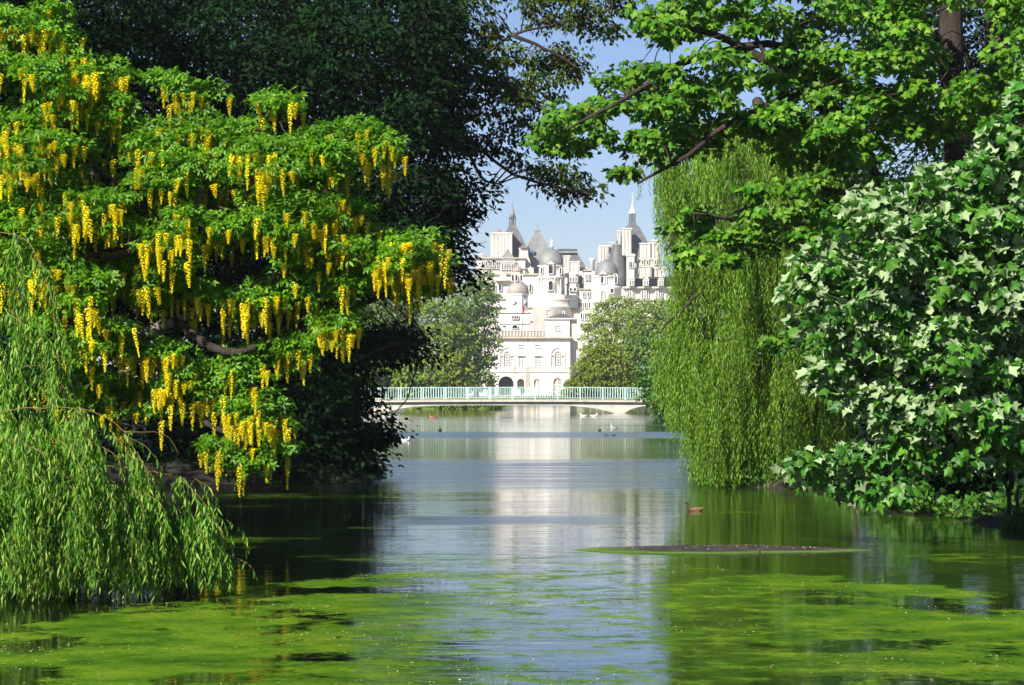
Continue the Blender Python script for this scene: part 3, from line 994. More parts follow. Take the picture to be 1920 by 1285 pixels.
# ---------------------------------------------------------------- the domed office building behind
O = Building('domed_office', 640, 'domed white stone office building with two drum towers behind the guards building', base_px=1060)
O.box('wall', 905, 1112, 560, 745, 6, 24, 'stone_w')
O.box('attic', 900, 1010, 512, 560, 8, 20, 'stone_w')
O.box('wing', 1108, 1172, 560, 745, 2, 20, 'stone_w')
for y in (574, 600): O.box('cornice', 903, 1000, y, y + 2.2, 5.4, 1.2, 'stone_b')
O.box('cornice', 898, 1011, 510.5, 513, 7.3, 21, 'stone_b')
O.box('cornice', 903, 950, 556, 559, 5.2, 2, 'stone_b')
for a in (912, 924, 935): O.blind(('arch', a, a + 4.4, 531, 543), 7.9)
for a in (930, 937): O.blind(('rect', a, a + 3.2, 586, 592), 5.9)
O.gable('pediment', 929, 957, 509, 523, 6.6, 1.6, 'stone')
O.box('pediment_cornice', 928, 958, 523, 525, 6.2, 2, 'stone_b')
# left drum tower
O.lathe('tower_base', 1036, 7, [(38, 745), (38, 577), (39.5, 576), (40, 573.5), (37, 573), (36.5, 563), (38, 562), (38, 560), (31, 559.4), (31, 552)], 'stone', 28)
O.lathe('tower_drum', 1034, 7, [(26.5, 553), (26.5, 550), (23.5, 549), (23.5, 521), (27.5, 519.5), (27.5, 516.5), (25, 516), (23, 514), (23, 499), (26, 497.4), (26, 495.6)], 'stone_w', 28)
for k in range(12):
    a = math.pi * (k + .5) / 6
    cxk, fk = 1034 + 25.3 * math.cos(a), 7 + 25.3 * O.k * math.sin(a)
    O.lathe('column', cxk, fk, [(1.5, 549), (1.2, 522), (1.9, 521), (1.9, 519.6)], 'stone_w', 8)
O.lathe('tower_dome', 1034, 7, [(23.5, 496), (23.4, 489), (22, 481), (18.5, 474), (13, 468), (6, 464.5), (4, 464), (4, 461), (1, 460.6)], 'lead', 28)
O.blind(('arch', 1029, 1037, 494.5, 512), 3.6)
for a in (1014.5, 1050): O.blind(('rect', a, a + 3, 501, 512), 4.6)
O.blind(('arch', 1029, 1037, 526, 543), 3.6)
O.gable('arched_pediment', 1025, 1041, 489, 494.5, 3.0, 1, 'stone')
ow = O.window(('rect', 1025, 1035, 582, 597), 1.75, 3, 5, .12, surround=False)
O.lathe('statue', 1035.5, 7, [(2.6, 462), (2.8, 458), (2.0, 455), (2.6, 451.5), (2.2, 449), (.9, 448), (1.2, 446), (.3, 444.6)], 'stone_w', 10)
O.box('frieze', 1058, 1085, 578, 583.5, 5.4, .6, 'orange_net')
O.box('frieze', 999, 1006, 575, 583, 5.4, .6, 'orange_net')
O.box('recess_shade', 1003, 1007.5, 584, 615, 5.85, .1, 'glass')  # thin dark panel on the wall; its colour gives the shade of a recess
O.box('mansard', 1062, 1084, 552, 577, 4.2, 10, 'slate')
# right drum tower
O.lathe('tower_drum', 1138, 6, [(29, 745), (29, 541), (30, 540), (30, 536), (27.5, 535.4), (24, 534), (24, 519), (27, 517.6), (27, 515.6)], 'stone_w', 28)
O.lathe('tower_dome', 1139, 6, [(22.5, 516), (22, 508), (19.8, 500), (16, 493.5), (11, 489), (5, 486.6), (3, 486), (3, 484)], 'lead', 28)
O.blind(('arch', 1127.6, 1133.4, 514, 530), 2.9)
O.blind(('arch', 1152, 1158, 513, 530), 3.8)
O.blind(('arch', 1128, 1134, 545, 566), 2.35)
O.blind(('rect', 1145, 1151, 541, 549), 2.35)
O.gable('arched_pediment', 1122, 1139, 507, 514, 2.0, 1, 'stone')
for k in range(10):
    a = math.pi * (k + .5) / 5
    O.lathe('column', 1138 + 25.4 * math.cos(a), 6 + 25.4 * O.k * math.sin(a), [(1.3, 534), (1.1, 520), (1.7, 519), (1.7, 517.8)], 'stone_w', 8)
# small octagonal turret and linking blocks between the towers
O.lathe('small_turret', 1076, 9, [(13, 745), (13, 533), (14.5, 532), (14.5, 530), (11.5, 529), (11.5, 514), (13.5, 513), (13.5, 511), (3, 505)], 'stone_w', 8, phase=math.pi / 8)
for a in (1069.5, 1075, 1080.5): O.blind(('rect', a, a + 2.2, 518, 526), 7.35)
for a in (1069, 1077): O.blind(('arch', a, a + 4.6, 538, 543.5), 7.1)
O.box('link_block', 1088, 1112, 541, 600, 7, 10, 'stone_w')
O.box('link_cornice', 1087, 1113, 539, 541.5, 6.4, 11, 'stone_b')
O.box('link_attic', 1097, 1111, 505, 539, 9, 8, 'stone')
O.box('link_cap', 1095.5, 1112.5, 502.6, 505, 8.5, 9, 'stone_b')
O.square('slate_turret', 1091, 10.5, [(9, 541), (6.5, 522), (1, 512)], 'slate')

# ---------------------------------------------------------------- the turreted mansion block on the skyline
C = Building('mansion_block', 760, 'huge pale turreted mansion block with steep grey roofs, spires and chimneys', base_px=1080)
C.box('wall', 890, 1262, 540, 745, 4, 30, 'stone')
C.box('attic', 893, 985, 483, 540, 6, 26, 'stone')
C.box('cornice', 891, 986, 481, 483.4, 5.2, 27, 'stone_b')
C.box('cornice', 891, 986, 501, 503, 5.4, 1, 'stone_b')
for i in range(5): C.blind(('rect', 903 + i * 7, 905.6 + i * 7, 489, 497), 5.9)
C.chimney(920, 960, 433, 482, 8, 6, 'stone_m', 0)
for a in (933, 937.5): C.lathe('chimney_pot', a, 10, [(1.5, 433), (1.2, 427), (1.6, 426)], 'terracotta', 8)
C.chimney(897, 906, 473, 483, 8, 3, 'stone_m')
# left spire
C.square('spire_roof', 961, 16, [(33, 484), (31, 468), (22, 448), (12, 427), (10.5, 425)], 'slate')
C.square('lantern_skirt', 961, 16, [(9.5, 425), (7.2, 415)], 'slate')
for a, f in ((955.4, 14.9), (966.6, 14.9), (955.4, 17.1), (966.6, 17.1), (961, 14.8)): C.lathe('lantern_post', a, f, [(1.0, 415), (1.0, 402)], 'slate', 6)
C.square('lantern_core', 961, 16, [(3.4, 415), (3.4, 402)], 'lead')
C.square('lantern_eave', 961, 16, [(7.4, 402.6), (7.4, 401)], 'slate')
C.lathe('spire_cap', 961, 16, [(5.8, 401), (3.6, 391), (1.2, 384), (.8, 382), (.8, 378), (.35, 376), (.2, 360)], 'lead', 12)
# small pyramid-roofed belvedere
C.square('belvedere', 952, 7.6, [(14.5, 520), (14.5, 492), (16.5, 491), (16.5, 488.6)], 'stone_m')
C.square('belvedere_roof', 952, 7.6, [(16, 488.6), (11, 479), (3, 470), (.5, 464)], 'lead')
for i in range(4): C.blind(('rect', 941 + i * 6.2, 943 + i * 6.2, 494, 504), 5.2)
# dutch gable bay
C.box('gable_bay', 970, 1001, 500, 560, 7, 6, 'stone_m')
C.square('gable_top', 982, 9, [(15, 500), (13, 490), (9, 478), (8.5, 466), (9.5, 465), (9.5, 462)], 'stone_m', sy=.4)
C.box('gable_cap', 975, 989, 460, 462, 7.4, 3, 'terracotta')
C.blind(('rect', 983.6, 986.6, 502, 512), 6.9)
C.blind(('rect', 981, 983, 496, 499), 6.9)
# rounded copper-green pavilion roof
C.square('pavilion_roof', 1009, 18, [(29, 530), (26, 490), (23, 470), (18, 452), (10, 437), (5.2, 431), (4.6, 429), (5.6, 428), (5.6, 426), (1.8, 424), (.9, 416), (.2, 407)], 'lead')
for a in (993.4, 998.6): C.box('skylight', a, a + 3.6, 463, 470.5, 13.2, .4, 'skylight')
# flat-topped mansard
C.square('mansard_roof', 1066, 18, [(36, 500), (32, 490), (24, 478), (18.6, 469.5)], 'slate', sy=.6)
C.box('mansard_wall', 1028, 1104, 498, 545, 12, 14, 'stone')
C.box('roof_rail', 1047.5, 1085, 461.5, 465.5, 15.6, 5, 'dark_iron')
C.box('roof_curb', 1047, 1086, 465.5, 469.5, 15.2, 6, 'lead')
C.chimney(1058, 1070, 476, 510, 9, 3, 'stone'); C.chimney(1071, 1088, 487, 512, 9, 3, 'stone')
C.lathe('round_chimney', 1112.5, 10, [(4.6, 512), (4.6, 487), (6.6, 485), (6.6, 481.4)], 'stone_m', 14)
C.box('roof_block', 1088, 1125, 506, 545, 9, 8, 'stone')
# right spire
C.square('spire_roof', 1191, 18, [(42, 486), (37, 468), (24, 440), (12.5, 419), (11.5, 417)], 'slate')
C.square('lantern_skirt', 1191, 18, [(8.6, 417), (6.8, 408)], 'slate')
for a, f in ((1186, 17), (1196, 17), (1186, 19), (1196, 19), (1191, 16.9)): C.lathe('lantern_post', a, f, [(1.0, 408), (1.0, 393)], 'slate', 6)
C.square('lantern_core', 1191, 18, [(2.6, 408), (2.6, 393)], 'lead')
C.lathe('spire_cap', 1191, 18, [(7, 393), (7, 391.6), (5.6, 388), (3.6, 383), (1.6, 378.6), (.9, 376), (.4, 372), (.2, 352)], 'white_paint', 14)
C.lathe('round_roof', 1160, 11, [(20, 545), (20, 520), (19, 505), (16.5, 485), (12.5, 468), (9.4, 459), (9.4, 456), (7, 455)], 'slate', 20)
C.lathe('finial', 1160, 11, [(.7, 455), (1.6, 450), (.4, 446), (.2, 436)], 'dark_iron', 8)
C.chimney(1169, 1187, 424, 476, 9, 3.4); C.chimney(1160.5, 1168, 427, 470, 13, 3)
C.chimney(1124, 1144, 456, 500, 12, 3); C.chimney(1146, 1154, 449, 470, 14, 3)
C.chimney(1203, 1224, 452, 481, 10, 4); C.chimney(1225.5, 1241, 446, 481, 10, 4)
C.box('upper_block', 1200, 1241.5, 481, 500, 8, 12, 'stone_b')
C.square('white_turret', 1184, 7, [(7.4, 545), (7.4, 480), (9, 479), (9, 475), (7, 474)], 'stone_m')
C.chimney(1206, 1223, 497, 518, 5, 2.5); C.chimney(1229, 1250, 500, 518, 6, 2.5)
C.box('block', 1192, 1250, 499, 520, 8.2, 8, 'stone')
# mansard with dormers over the right wing
C.square('wing_roof', 1217, 12, [(52, 538), (47, 516)], 'slate', sy=.22)
for a in (1179.5, 1206.5, 1234.5):
    dm = C.box('dormer', a, a + 11, 523, 537, 1.4, 4, 'stone_m')
    C.gable('dormer_gable', a - 1, a + 12, 518.5, 523, 1.2, 4, 'stone_m', dm)
    for q in (2, 6.4): 
        C.blind(('rect', a + q, a + q + 2.2, 526.5, 534), 1.32)
C.box('wing_cornice', 1168, 1262, 537, 540, 2.6, 3, 'stone')
for x0 in (1178, 1205, 1232):
    for q in range(3): C.blind(('rect', x0 + q * 4.6, x0 + q * 4.6 + 2, 544, 558), 3.9)
C.box('string_course', 1168, 1262, 561, 563, 3.2, 1.2, 'stone_b')
for x0 in (1172, 1205, 1232):
    for q in range(2): C.blind(('rect', x0 + q * 6, x0 + q * 6 + 2.8, 568, 580), 3.9)

for r, (y0, y1) in enumerate(((566, 576), (586, 598), (606, 614))):
    for a in (1090, 1098, 1105): O.blind(('rect', a, a + 2.6, y0, y1), 5.9)
for a in (909, 916, 923, 931):
    O.blind(('rect', a, a + 2.8, 548, 555), 7.9)
for a in (975, 984, 993): O.blind(('arch', a, a + 3.6, 531, 545), 7.9)
for a in (1095, 1103): O.blind(('rect', a, a + 2.6, 546, 555), 6.9)
for a in (1100, 1105.5): O.blind(('rect', a, a + 2.0, 512, 522), 8.9)
for a in (1012, 1045, 1056): O.blind(('rect', a, a + 2.6, 584, 596), 2.9 if a > 1040 else 3.4)
for i in range(6): C.blind(('rect', 1033 + i * 11, 1036 + i * 11, 503, 511), 11.9)
for i in range(8): C.blind(('rect', 899 + i * 5, 901.4 + i * 5, 522, 530), 5.9)
for a in (1196, 1236, 1243): C.blind(('rect', a, a + 2.4, 503, 511), 8.1)
for a in (1206, 1215, 1230): C.blind(('rect', a, a + 2.6, 486, 494), 7.9)
for a in (1181.5, 1185): C.blind(('rect', a, a + 2, 490, 500), 5.8)
for y in (520, 545): C.box('string_course', 890, 970, y, y + 1.4, 5.5, .9, 'stone_b')
for y in (500, 514): C.box('string_course', 1027, 1105, y, y + 1.4, 11.5, .9, 'stone_b')
C.box('string_course', 1199, 1242, 483, 484.4, 7.6, .9, 'stone')

# ================================================================ trees
# ---------------------------------------------------------------- laburnum in flower
def laburnum():
    d0 = 36.5
    root = thing('laburnum_tree', at(-180, 735, 41) * 1.0, 'laburnum tree hung with yellow flower chains over the water', 'tree')
    root.location.z = .4
    base = Vector((-9.6, 40.5, .3))
    root.location = base
    limb('trunk', root, [base + Vector((0, 0, -.2)), base + Vector((.15, -.3, 1.0)), base + Vector((.6, -1.0, 2.0)), at(-40, 560, 38)], .22, .15, M['bark_pale'], .02)
    limbs = [
        [at(-60, 600, 38), at(120, 620, 37.2), at(215, 650, 37), at(335, 600, 36.6), at(430, 560, 36.6), at(560, 500, 36.8), at(690, 470, 37)],
        [at(-50, 580, 38), at(100, 510, 37.4), at(245, 465, 36.4), at(350, 420, 36.2), at(395, 320, 36.3), at(470, 260, 36.4)],
        [at(120, 505, 37.4), at(180, 380, 37.2), at(150, 240, 37.4), at(95, 90, 37.6)],
        [at(400, 560, 36.8), at(480, 420, 37), at(600, 330, 36.8), at(660, 270, 36.6)],
        [at(220, 650, 37), at(300, 740, 36.6), at(400, 800, 36.4), at(480, 840, 36.4)],
        [at(330, 600, 36.6), at(420, 660, 36.2), at(520, 640, 36.4), at(640, 590, 36.8), at(760, 530, 37)],
        [at(245, 465, 36.4), at(300, 300, 36.9), at(330, 190, 37.2)],
        [at(470, 260, 36.4), at(530, 215, 36.6)],
    ]
    hubs = []
    for i, L in enumerate(limbs):
        limb('branch', root, L, .13 if i < 2 else .075, .03, M['bark_pale'] if i < 2 else M['bark'], .02)
        hubs += path_pts(L)
    polys = [
        [(-60, 10), (60, 20), (120, 15), (140, 90), (215, 140), (215, 210), (255, 225), (300, 235), (330, 250), (420, 220), (440, 235), (560, 260), (620, 225), (700, 235), (725, 285),
         (700, 320), (660, 370), (740, 400), (785, 450), (810, 520), (805, 560), (740, 575), (690, 560), (640, 600), (560, 560), (470, 600), (400, 580), (330, 560),
         (260, 600), (330, 680), (200, 700), (100, 720), (-60, 760), (-80, 300)],
        [(300, 150), (350, 130), (385, 165), (380, 215), (315, 215)],
        [(430, 190), (470, 160), (540, 170), (560, 200), (540, 215), (440, 215)],
        [(170, 640), (270, 640), (345, 660), (420, 655), (480, 690), (500, 740), (470, 770), (390, 745), (320, 800), (230, 800), (150, 770), (60, 760)],
        [(400, 770), (480, 745), (540, 790), (540, 850), (480, 880), (420, 870), (320, 830)],
        [(490, 640), (560, 630), (590, 660), (560, 690), (510, 680)],
        [(600, 590), (700, 560), (710, 600), (640, 640), (600, 620)],
        [(-60, 650), (120, 720), (170, 820), (150, 900), (-60, 930)],
    ]
    holes = [[(350, 470), (520, 440), (560, 490), (430, 560), (370, 540)], [(170, 560), (260, 545), (250, 610), (180, 620)], [(150, 250), (235, 235), (260, 290), (180, 330)]]
    C_, R_ = [], []
    for i, q in enumerate(polys):
        c, r = clumps(q, d0, 3.2 if i in (0, 7) else 1.4, 56, 3 if i in (0, 7) else 2, 54, holes, keep=.78, soft=150)
        C_.append(c); R_.append(r)
    Cc, Rr = np.concatenate(C_), np.concatenate(R_)
    crown = leaf_object('crown', root, 'trio', *clump_leaves(Cc, Rr, 112, flat=.58, up=.75, droop=.5, size=(.085, .135), upper=.85, rnd=.65), M['lab_leaf'])
    twigs('twigs', root, hubs, Cc, .018, M['bark'], .8)
    # flower chains: small two-petalled blossoms spiralling down a stalk, packed at the top and loose at the tip
    def raceme(seed):
        q = np.random.default_rng(seed)
        V, T = [], []
        nb = 46
        axis0 = 0
        for k in range(nb):
            t = k / nb
            a = k * 2.4 + q.uniform(-.4, .4)
            rad = (.030 + .030 * (1 - t)) * (1 - .8 * t ** 2)
            z = -t * 1.0 + q.uniform(-.01, .01)
            c = np.array([math.cos(a) * rad, math.sin(a) * rad, z])
            s = .062 * (1 - .4 * t)
            e1 = np.array([-math.sin(a), math.cos(a), q.uniform(-.3, .3)]); e2 = np.array([math.cos(a) * .55, math.sin(a) * .55, -.8])
            o = len(V)
            V += [(0, 0, z + .03), tuple(c - e1 * s * .5), tuple(c + e2 * s * 1.15), tuple(c + e1 * s * .5), tuple(c - e2 * s * .6 + np.array([math.cos(a), math.sin(a), 0]) * s * .5)]
            T += [(o + 1, o + 2, o + 3), (o + 1, o + 3, o + 4), (o, o + 4, o + 1)]
            if k:
                T.append((o, o - 5, o + 4))
        return np.array(V), np.array(T)
    kinds = [raceme(s) for s in range(5)]
    pos = []
    for c, r in zip(Cc, Rr):
        px = 960 + c[0] / c[1] * F; py = HZ - (c[2] - CAMZ) / c[1] * F
        k = np.random.default_rng(int(px * 7 + py * 13) % 99991)
        lush = .5 + .5 * math.sin(px * .021 + 1.3) * math.sin(py * .027 + px * .006)
        for _ in range(k.poisson(1.2 + 11 * lush ** 2.2)):
            a = k.uniform(0, 2 * math.pi); rr = r * math.sqrt(k.random()) * .95
            pos.append((c[0] + rr * math.cos(a), c[1] + rr * math.sin(a) - .45 * r, c[2] - k.uniform(-.1, .55) * r, .15 + .29 * k.random() ** 1.4))
    pos.sort(key=lambda q: q[1] + (0 if -7.6 < q[0] < 0 else 9))
    meshes = []
    for V, T in kinds:
        me = bpy.data.meshes.new('flower_cluster')
        me.from_pydata([tuple(v) for v in V], [], [tuple(int(i) for i in t) for t in T]); me.materials.append(M['lab_flower'])
        meshes.append(me)
    for i, (x, y, z, s) in enumerate(pos[:300]):
        o = bpy.data.objects.new('flower_cluster', meshes[i % 5])
        COL.objects.link(o)
        adopt(o, root)
        w = random.uniform(.75, 1.2) * .66
        o.matrix_basis = Matrix.Translation((x, y, z)) @ Matrix.Rotation(random.uniform(0, 6.28), 4, 'Z') @ Matrix.Rotation(random.uniform(-.2, .2), 4, 'X') @ Matrix.Diagonal((w, w, s, 1))
    VV, TT, o = [], [], 0
    for i, (x, y, z, s) in enumerate(pos[300:]):
        V, T = kinds[i % 5]
        VV.append(V * np.array([.64, .64, s]) + np.array([x, y, z])); TT.append(T + o); o += len(V)
    if VV:
        tag(tri_obj('flower_clusters', np.concatenate(VV), np.concatenate(TT), M['lab_flower'], root), kind='stuff')
    print('laburnum clumps', len(Cc), 'racemes', len(pos))


laburnum()


# ---------------------------------------------------------------- dark trees on the left bank
def leafy_tree(name, label, base, trunk_pts, r0, limbs, polys, d0, thick, spacing, layers, rpx, nleaf, leaf, size, mat,
               kind='oval', holes=(), keep=1.0, bark='bark', soft=120, flat=.6, up=.45, droop=.5, twig=.012, twig_share=.5, singles=0, upper=.65, group=None, lr=(.12, .03), cat='tree', flip=0.0, rnd=.6):
    root = thing(name, base, label, cat, group)
    hubs = []
    limb('trunk', root, trunk_pts, r0, r0 * .62, M[bark], .02, seg=12)
    hubs += path_pts(trunk_pts)[len(path_pts(trunk_pts)) // 2:]
    for L in limbs:
        limb('branch', root, L, lr[0], lr[1], M[bark], .02)
        hubs += path_pts(L)
    Cs, Rs = [], []
    for q in polys:
        c, r = clumps(q, d0, thick, spacing, layers, rpx, holes, keep, soft)
        Cs.append(c); Rs.append(r)
    Cc, Rr = np.concatenate(Cs), np.concatenate(Rs)
    P, A, N, S = clump_leaves(Cc, Rr, nleaf, flat=flat, up=up, droop=droop, size=size, upper=upper, rnd=rnd)
    if flip:
        if flip == 'pale':                     # the wind turns the leaves on the lake side and top most
            px = 960 + P[:, 0] / P[:, 1] * F; py = HZ - (P[:, 2] - CAMZ) / P[:, 1] * F
            flip = np.where(py > 800, .25, np.where(px < 1740, .78, .5))
        k = rng.random(len(N)) < flip
        N[k] *= -1
    leaf_object('crown', root, kind, P, A, N, S, M[mat], singles)
    if twig:
        twigs('twigs', root, hubs, Cc, twig, M[bark], twig_share)
    return root


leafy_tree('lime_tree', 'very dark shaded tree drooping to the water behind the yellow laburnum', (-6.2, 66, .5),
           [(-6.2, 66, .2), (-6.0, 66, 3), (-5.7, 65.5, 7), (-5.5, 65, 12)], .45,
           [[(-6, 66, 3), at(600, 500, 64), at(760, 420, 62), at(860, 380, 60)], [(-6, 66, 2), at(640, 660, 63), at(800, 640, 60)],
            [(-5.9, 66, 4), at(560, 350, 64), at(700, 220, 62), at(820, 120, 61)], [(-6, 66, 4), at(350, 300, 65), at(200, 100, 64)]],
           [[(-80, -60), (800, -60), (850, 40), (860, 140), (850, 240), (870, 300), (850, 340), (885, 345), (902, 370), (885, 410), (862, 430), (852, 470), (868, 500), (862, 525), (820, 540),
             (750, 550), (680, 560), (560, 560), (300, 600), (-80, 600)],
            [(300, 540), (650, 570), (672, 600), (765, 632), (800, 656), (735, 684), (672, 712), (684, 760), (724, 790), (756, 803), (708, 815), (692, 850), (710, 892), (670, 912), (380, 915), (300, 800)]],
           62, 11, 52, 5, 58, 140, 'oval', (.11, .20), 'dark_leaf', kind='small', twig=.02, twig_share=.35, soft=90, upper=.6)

# drooping outer sprays of the same kind that cut against the far water and sky
leafy_tree('maple_tree', 'olive green maple with its bough of hanging leaves against the sky', (-10.5, 78, .5),
           [(-10.5, 78, .2), (-10.2, 77, 4), (-9, 75, 8), (-7.4, 72, 11)], .4,
           [[at(640, 120, 70), at(850, 135, 66), at(960, 65, 64), at(1060, 45, 64), at(1150, 15, 64)], [at(740, 190, 68), at(880, 265, 65), at(960, 325, 64), at(1060, 355, 64), at(1120, 368, 64)],
            [at(850, 135, 66), at(960, 165, 64), at(1060, 235, 64)], [at(855, 240, 65), at(900, 330, 65), at(935, 345, 65)], [at(960, 65, 64), at(1020, 90, 64), at(1090, 130, 64)],
            [at(700, 160, 68), at(840, 30, 66), at(930, -30, 66)]],
           [[(760, -60), (1000, -60), (905, 15), (930, 60), (985, 70), (1010, 110), (1060, 135), (1075, 175), (1030, 200), (1060, 245), (1040, 290), (930, 262), (900, 285), (850, 270), (780, 200)],
            [(930, -50), (1190, -50), (1180, 30), (1150, 75), (1110, 95), (1080, 60), (1010, 55), (985, 20)],
            [(1020, 70), (1110, 110), (1090, 150), (1040, 120)],
            [(870, 270), (960, 285), (1050, 300), (1110, 330), (1130, 365), (1070, 372), (985, 330), (930, 305)]],
           65, 3.5, 36, 3, 36, 62, 'oval', (.10, .19), 'olive_leaf', kind='oval', keep=.85, twig=.022, twig_share=.9, soft=60, flat=.6, lr=(.06, .02), droop=.8)

# off to the left, taller park trees that keep the bank behind the laburnum in shade
for i, (bx, by, hh) in enumerate(((-15.6, 47.5, 17), (-20, 59, 19), (19.5, 62, 17))):
    B_ = Vector((bx, by, .6))
    root = thing('plane_tree', B_, ['tall plane tree on the bank behind the laburnum', 'tall plane tree set back from the bank behind the shaded lime', 'tall plane tree on the right bank beyond the sycamore'][i], 'tree', 'tall plane trees on the bank')
    top = B_ + Vector((.6, .4, hh * .8))
    limb('trunk', root, [B_ - Vector((0, 0, .3)), B_ + Vector((.1, 0, hh * .3)), B_ + Vector((.4, .2, hh * .55)), top], .5, .2, M['bark'], .03, seg=12)
    hubs = path_pts([B_ + Vector((0, 0, hh * .35)), top], 10)
    Cc = []
    for k in range(150):
        u = np.random.default_rng(k + i * 777).normal(size=3); u /= np.linalg.norm(u)
        r = np.random.default_rng(k + 5).random() ** .4
        Cc.append(np.array([bx, by, hh * .64]) + u * r * np.array([6.6, 7.5, hh * .40]))
    Cc = np.array(Cc)
    for k in range(7):
        q = Cc[k * 9]
        limb('branch', root, [hubs[k], Vector(hubs[k]).lerp(Vector(q), .5) + Vector((0, 0, .5)), Vector(q)], .16, .04, M['bark'], .03)
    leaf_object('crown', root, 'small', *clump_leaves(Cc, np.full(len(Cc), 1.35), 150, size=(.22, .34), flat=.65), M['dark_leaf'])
    twigs('twigs', root, hubs, Cc, .04, M['bark'], .6)


# ---------------------------------------------------------------- sycamore over the right bank
leafy_tree('sycamore_tree', 'broad green sycamore with dark forked trunk and limbs reaching over the water', (8.3, 49, .7),
           [(8.3, 48.6, .4), (8.25, 48.4, 3), at(1795, 330, 47.5), at(1785, 120, 47), at(1785, -60, 47), at(1800, -300, 47)], .30,
           [[at(1790, 620, 48), at(1690, 400, 46), at(1570, 235, 45), at(1460, 130, 44.6), at(1370, 0, 44.4), at(1330, -60, 44.4)],
            [at(1660, 370, 46), at(1560, 190, 45), at(1400, 215, 44), at(1290, 290, 43.6), at(1195, 345, 43.4)],
            [at(1560, 220, 45), at(1480, 90, 44.8), at(1300, 110, 44), at(1180, 180, 43.6), at(1070, 240, 43.4)],
            [at(1440, 120, 44.6), at(1330, 60, 44.4), at(1220, 60, 44)],
            [at(1880, 300, 46), at(1810, 170, 45.8), at(1750, 90, 45.6), at(1700, -30, 45.4)],
            [at(1920, 160, 46.5), at(1850, 30, 46.5), at(1830, -50, 46.5)], [at(1720, 450, 46), at(1560, 420, 45.4), at(1420, 420, 44.6), at(1300, 400, 44)],
            [at(1700, 400, 46), at(1600, 370, 45), at(1480, 330, 44.5)], [at(1780, 100, 47), at(1740, 40, 46.6), at(1690, -60, 46)]],
           [[(1215, 10), (1330, -60), (1960, -60), (1960, 180), (1880, 230), (1700, 260), (1640, 300), (1500, 260), (1440, 300), (1380, 230), (1300, 290), (1230, 335), (1150, 340), (1130, 300), (1020, 285),
             (1030, 215), (1090, 200), (1110, 140), (1180, 130), (1170, 60)],
            [(1290, 400), (1400, 330), (1560, 330), (1600, 420), (1590, 480), (1440, 470), (1300, 520), (1270, 470)],
            [(1440, 640), (1560, 620), (1600, 680), (1480, 690)], [(1430, 225), (1600, 220), (1650, 400), (1560, 430), (1490, 330)]],
           44.6, 3.8, 46, 2, 46, 84, 'maple', (.085, .165), 'syc_leaf', kind='maple', keep=.62, soft=70, flat=.5, twig=.014, twig_share=.9, singles=300, lr=(.10, .02), up=.7, flip=.14,
           holes=[[(1740, -10), (1850, -10), (1850, 110), (1760, 130)], [(1120, 330), (1190, 280), (1180, 250), (1140, 280)]])

# background trees that fill the right bank
leafy_tree('beech_tree', 'dense green beech tree behind the sycamore trunk', (13, 68, .8),
           [(13, 68, .5), (13, 68, 4), (12.8, 67.5, 8), (12.6, 67, 13)], .4,
           [[(13, 68, 4), at(1760, 300, 67), at(1640, 180, 66)], [(13, 68, 3), at(1900, 400, 66), at(2000, 250, 65)], [(12.9, 68, 6), at(1800, 60, 66), at(1650, 20, 66)]],
           [[(1560, -60), (1980, -60), (1980, 930), (1560, 920), (1570, 500), (1600, 300), (1540, 150)]],
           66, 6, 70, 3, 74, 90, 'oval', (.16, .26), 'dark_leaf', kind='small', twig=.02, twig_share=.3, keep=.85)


leafy_tree('alder_tree', 'dark green alder standing behind the weeping willow curtain', (9.5, 84, .8),
           [(9.5, 84, .5), (9.5, 84, 4), (9.4, 83.5, 7), (9.3, 83, 9.5)], .3,
           [[(9.5, 84, 4), at(1400, 420, 82), at(1330, 330, 82)], [(9.5, 84, 3), at(1560, 500, 82), at(1600, 400, 82)], [(9.5, 84, 5), at(1450, 300, 82), at(1420, 260, 82)]],
           [[(1300, 270), (1420, 220), (1560, 240), (1640, 320), (1640, 880), (1330, 870), (1290, 700), (1300, 480)]],
           82, 6, 58, 3, 62, 80, 'oval', (.18, .3), 'far_dark_leaf', kind='small', twig=.02, twig_share=.3)


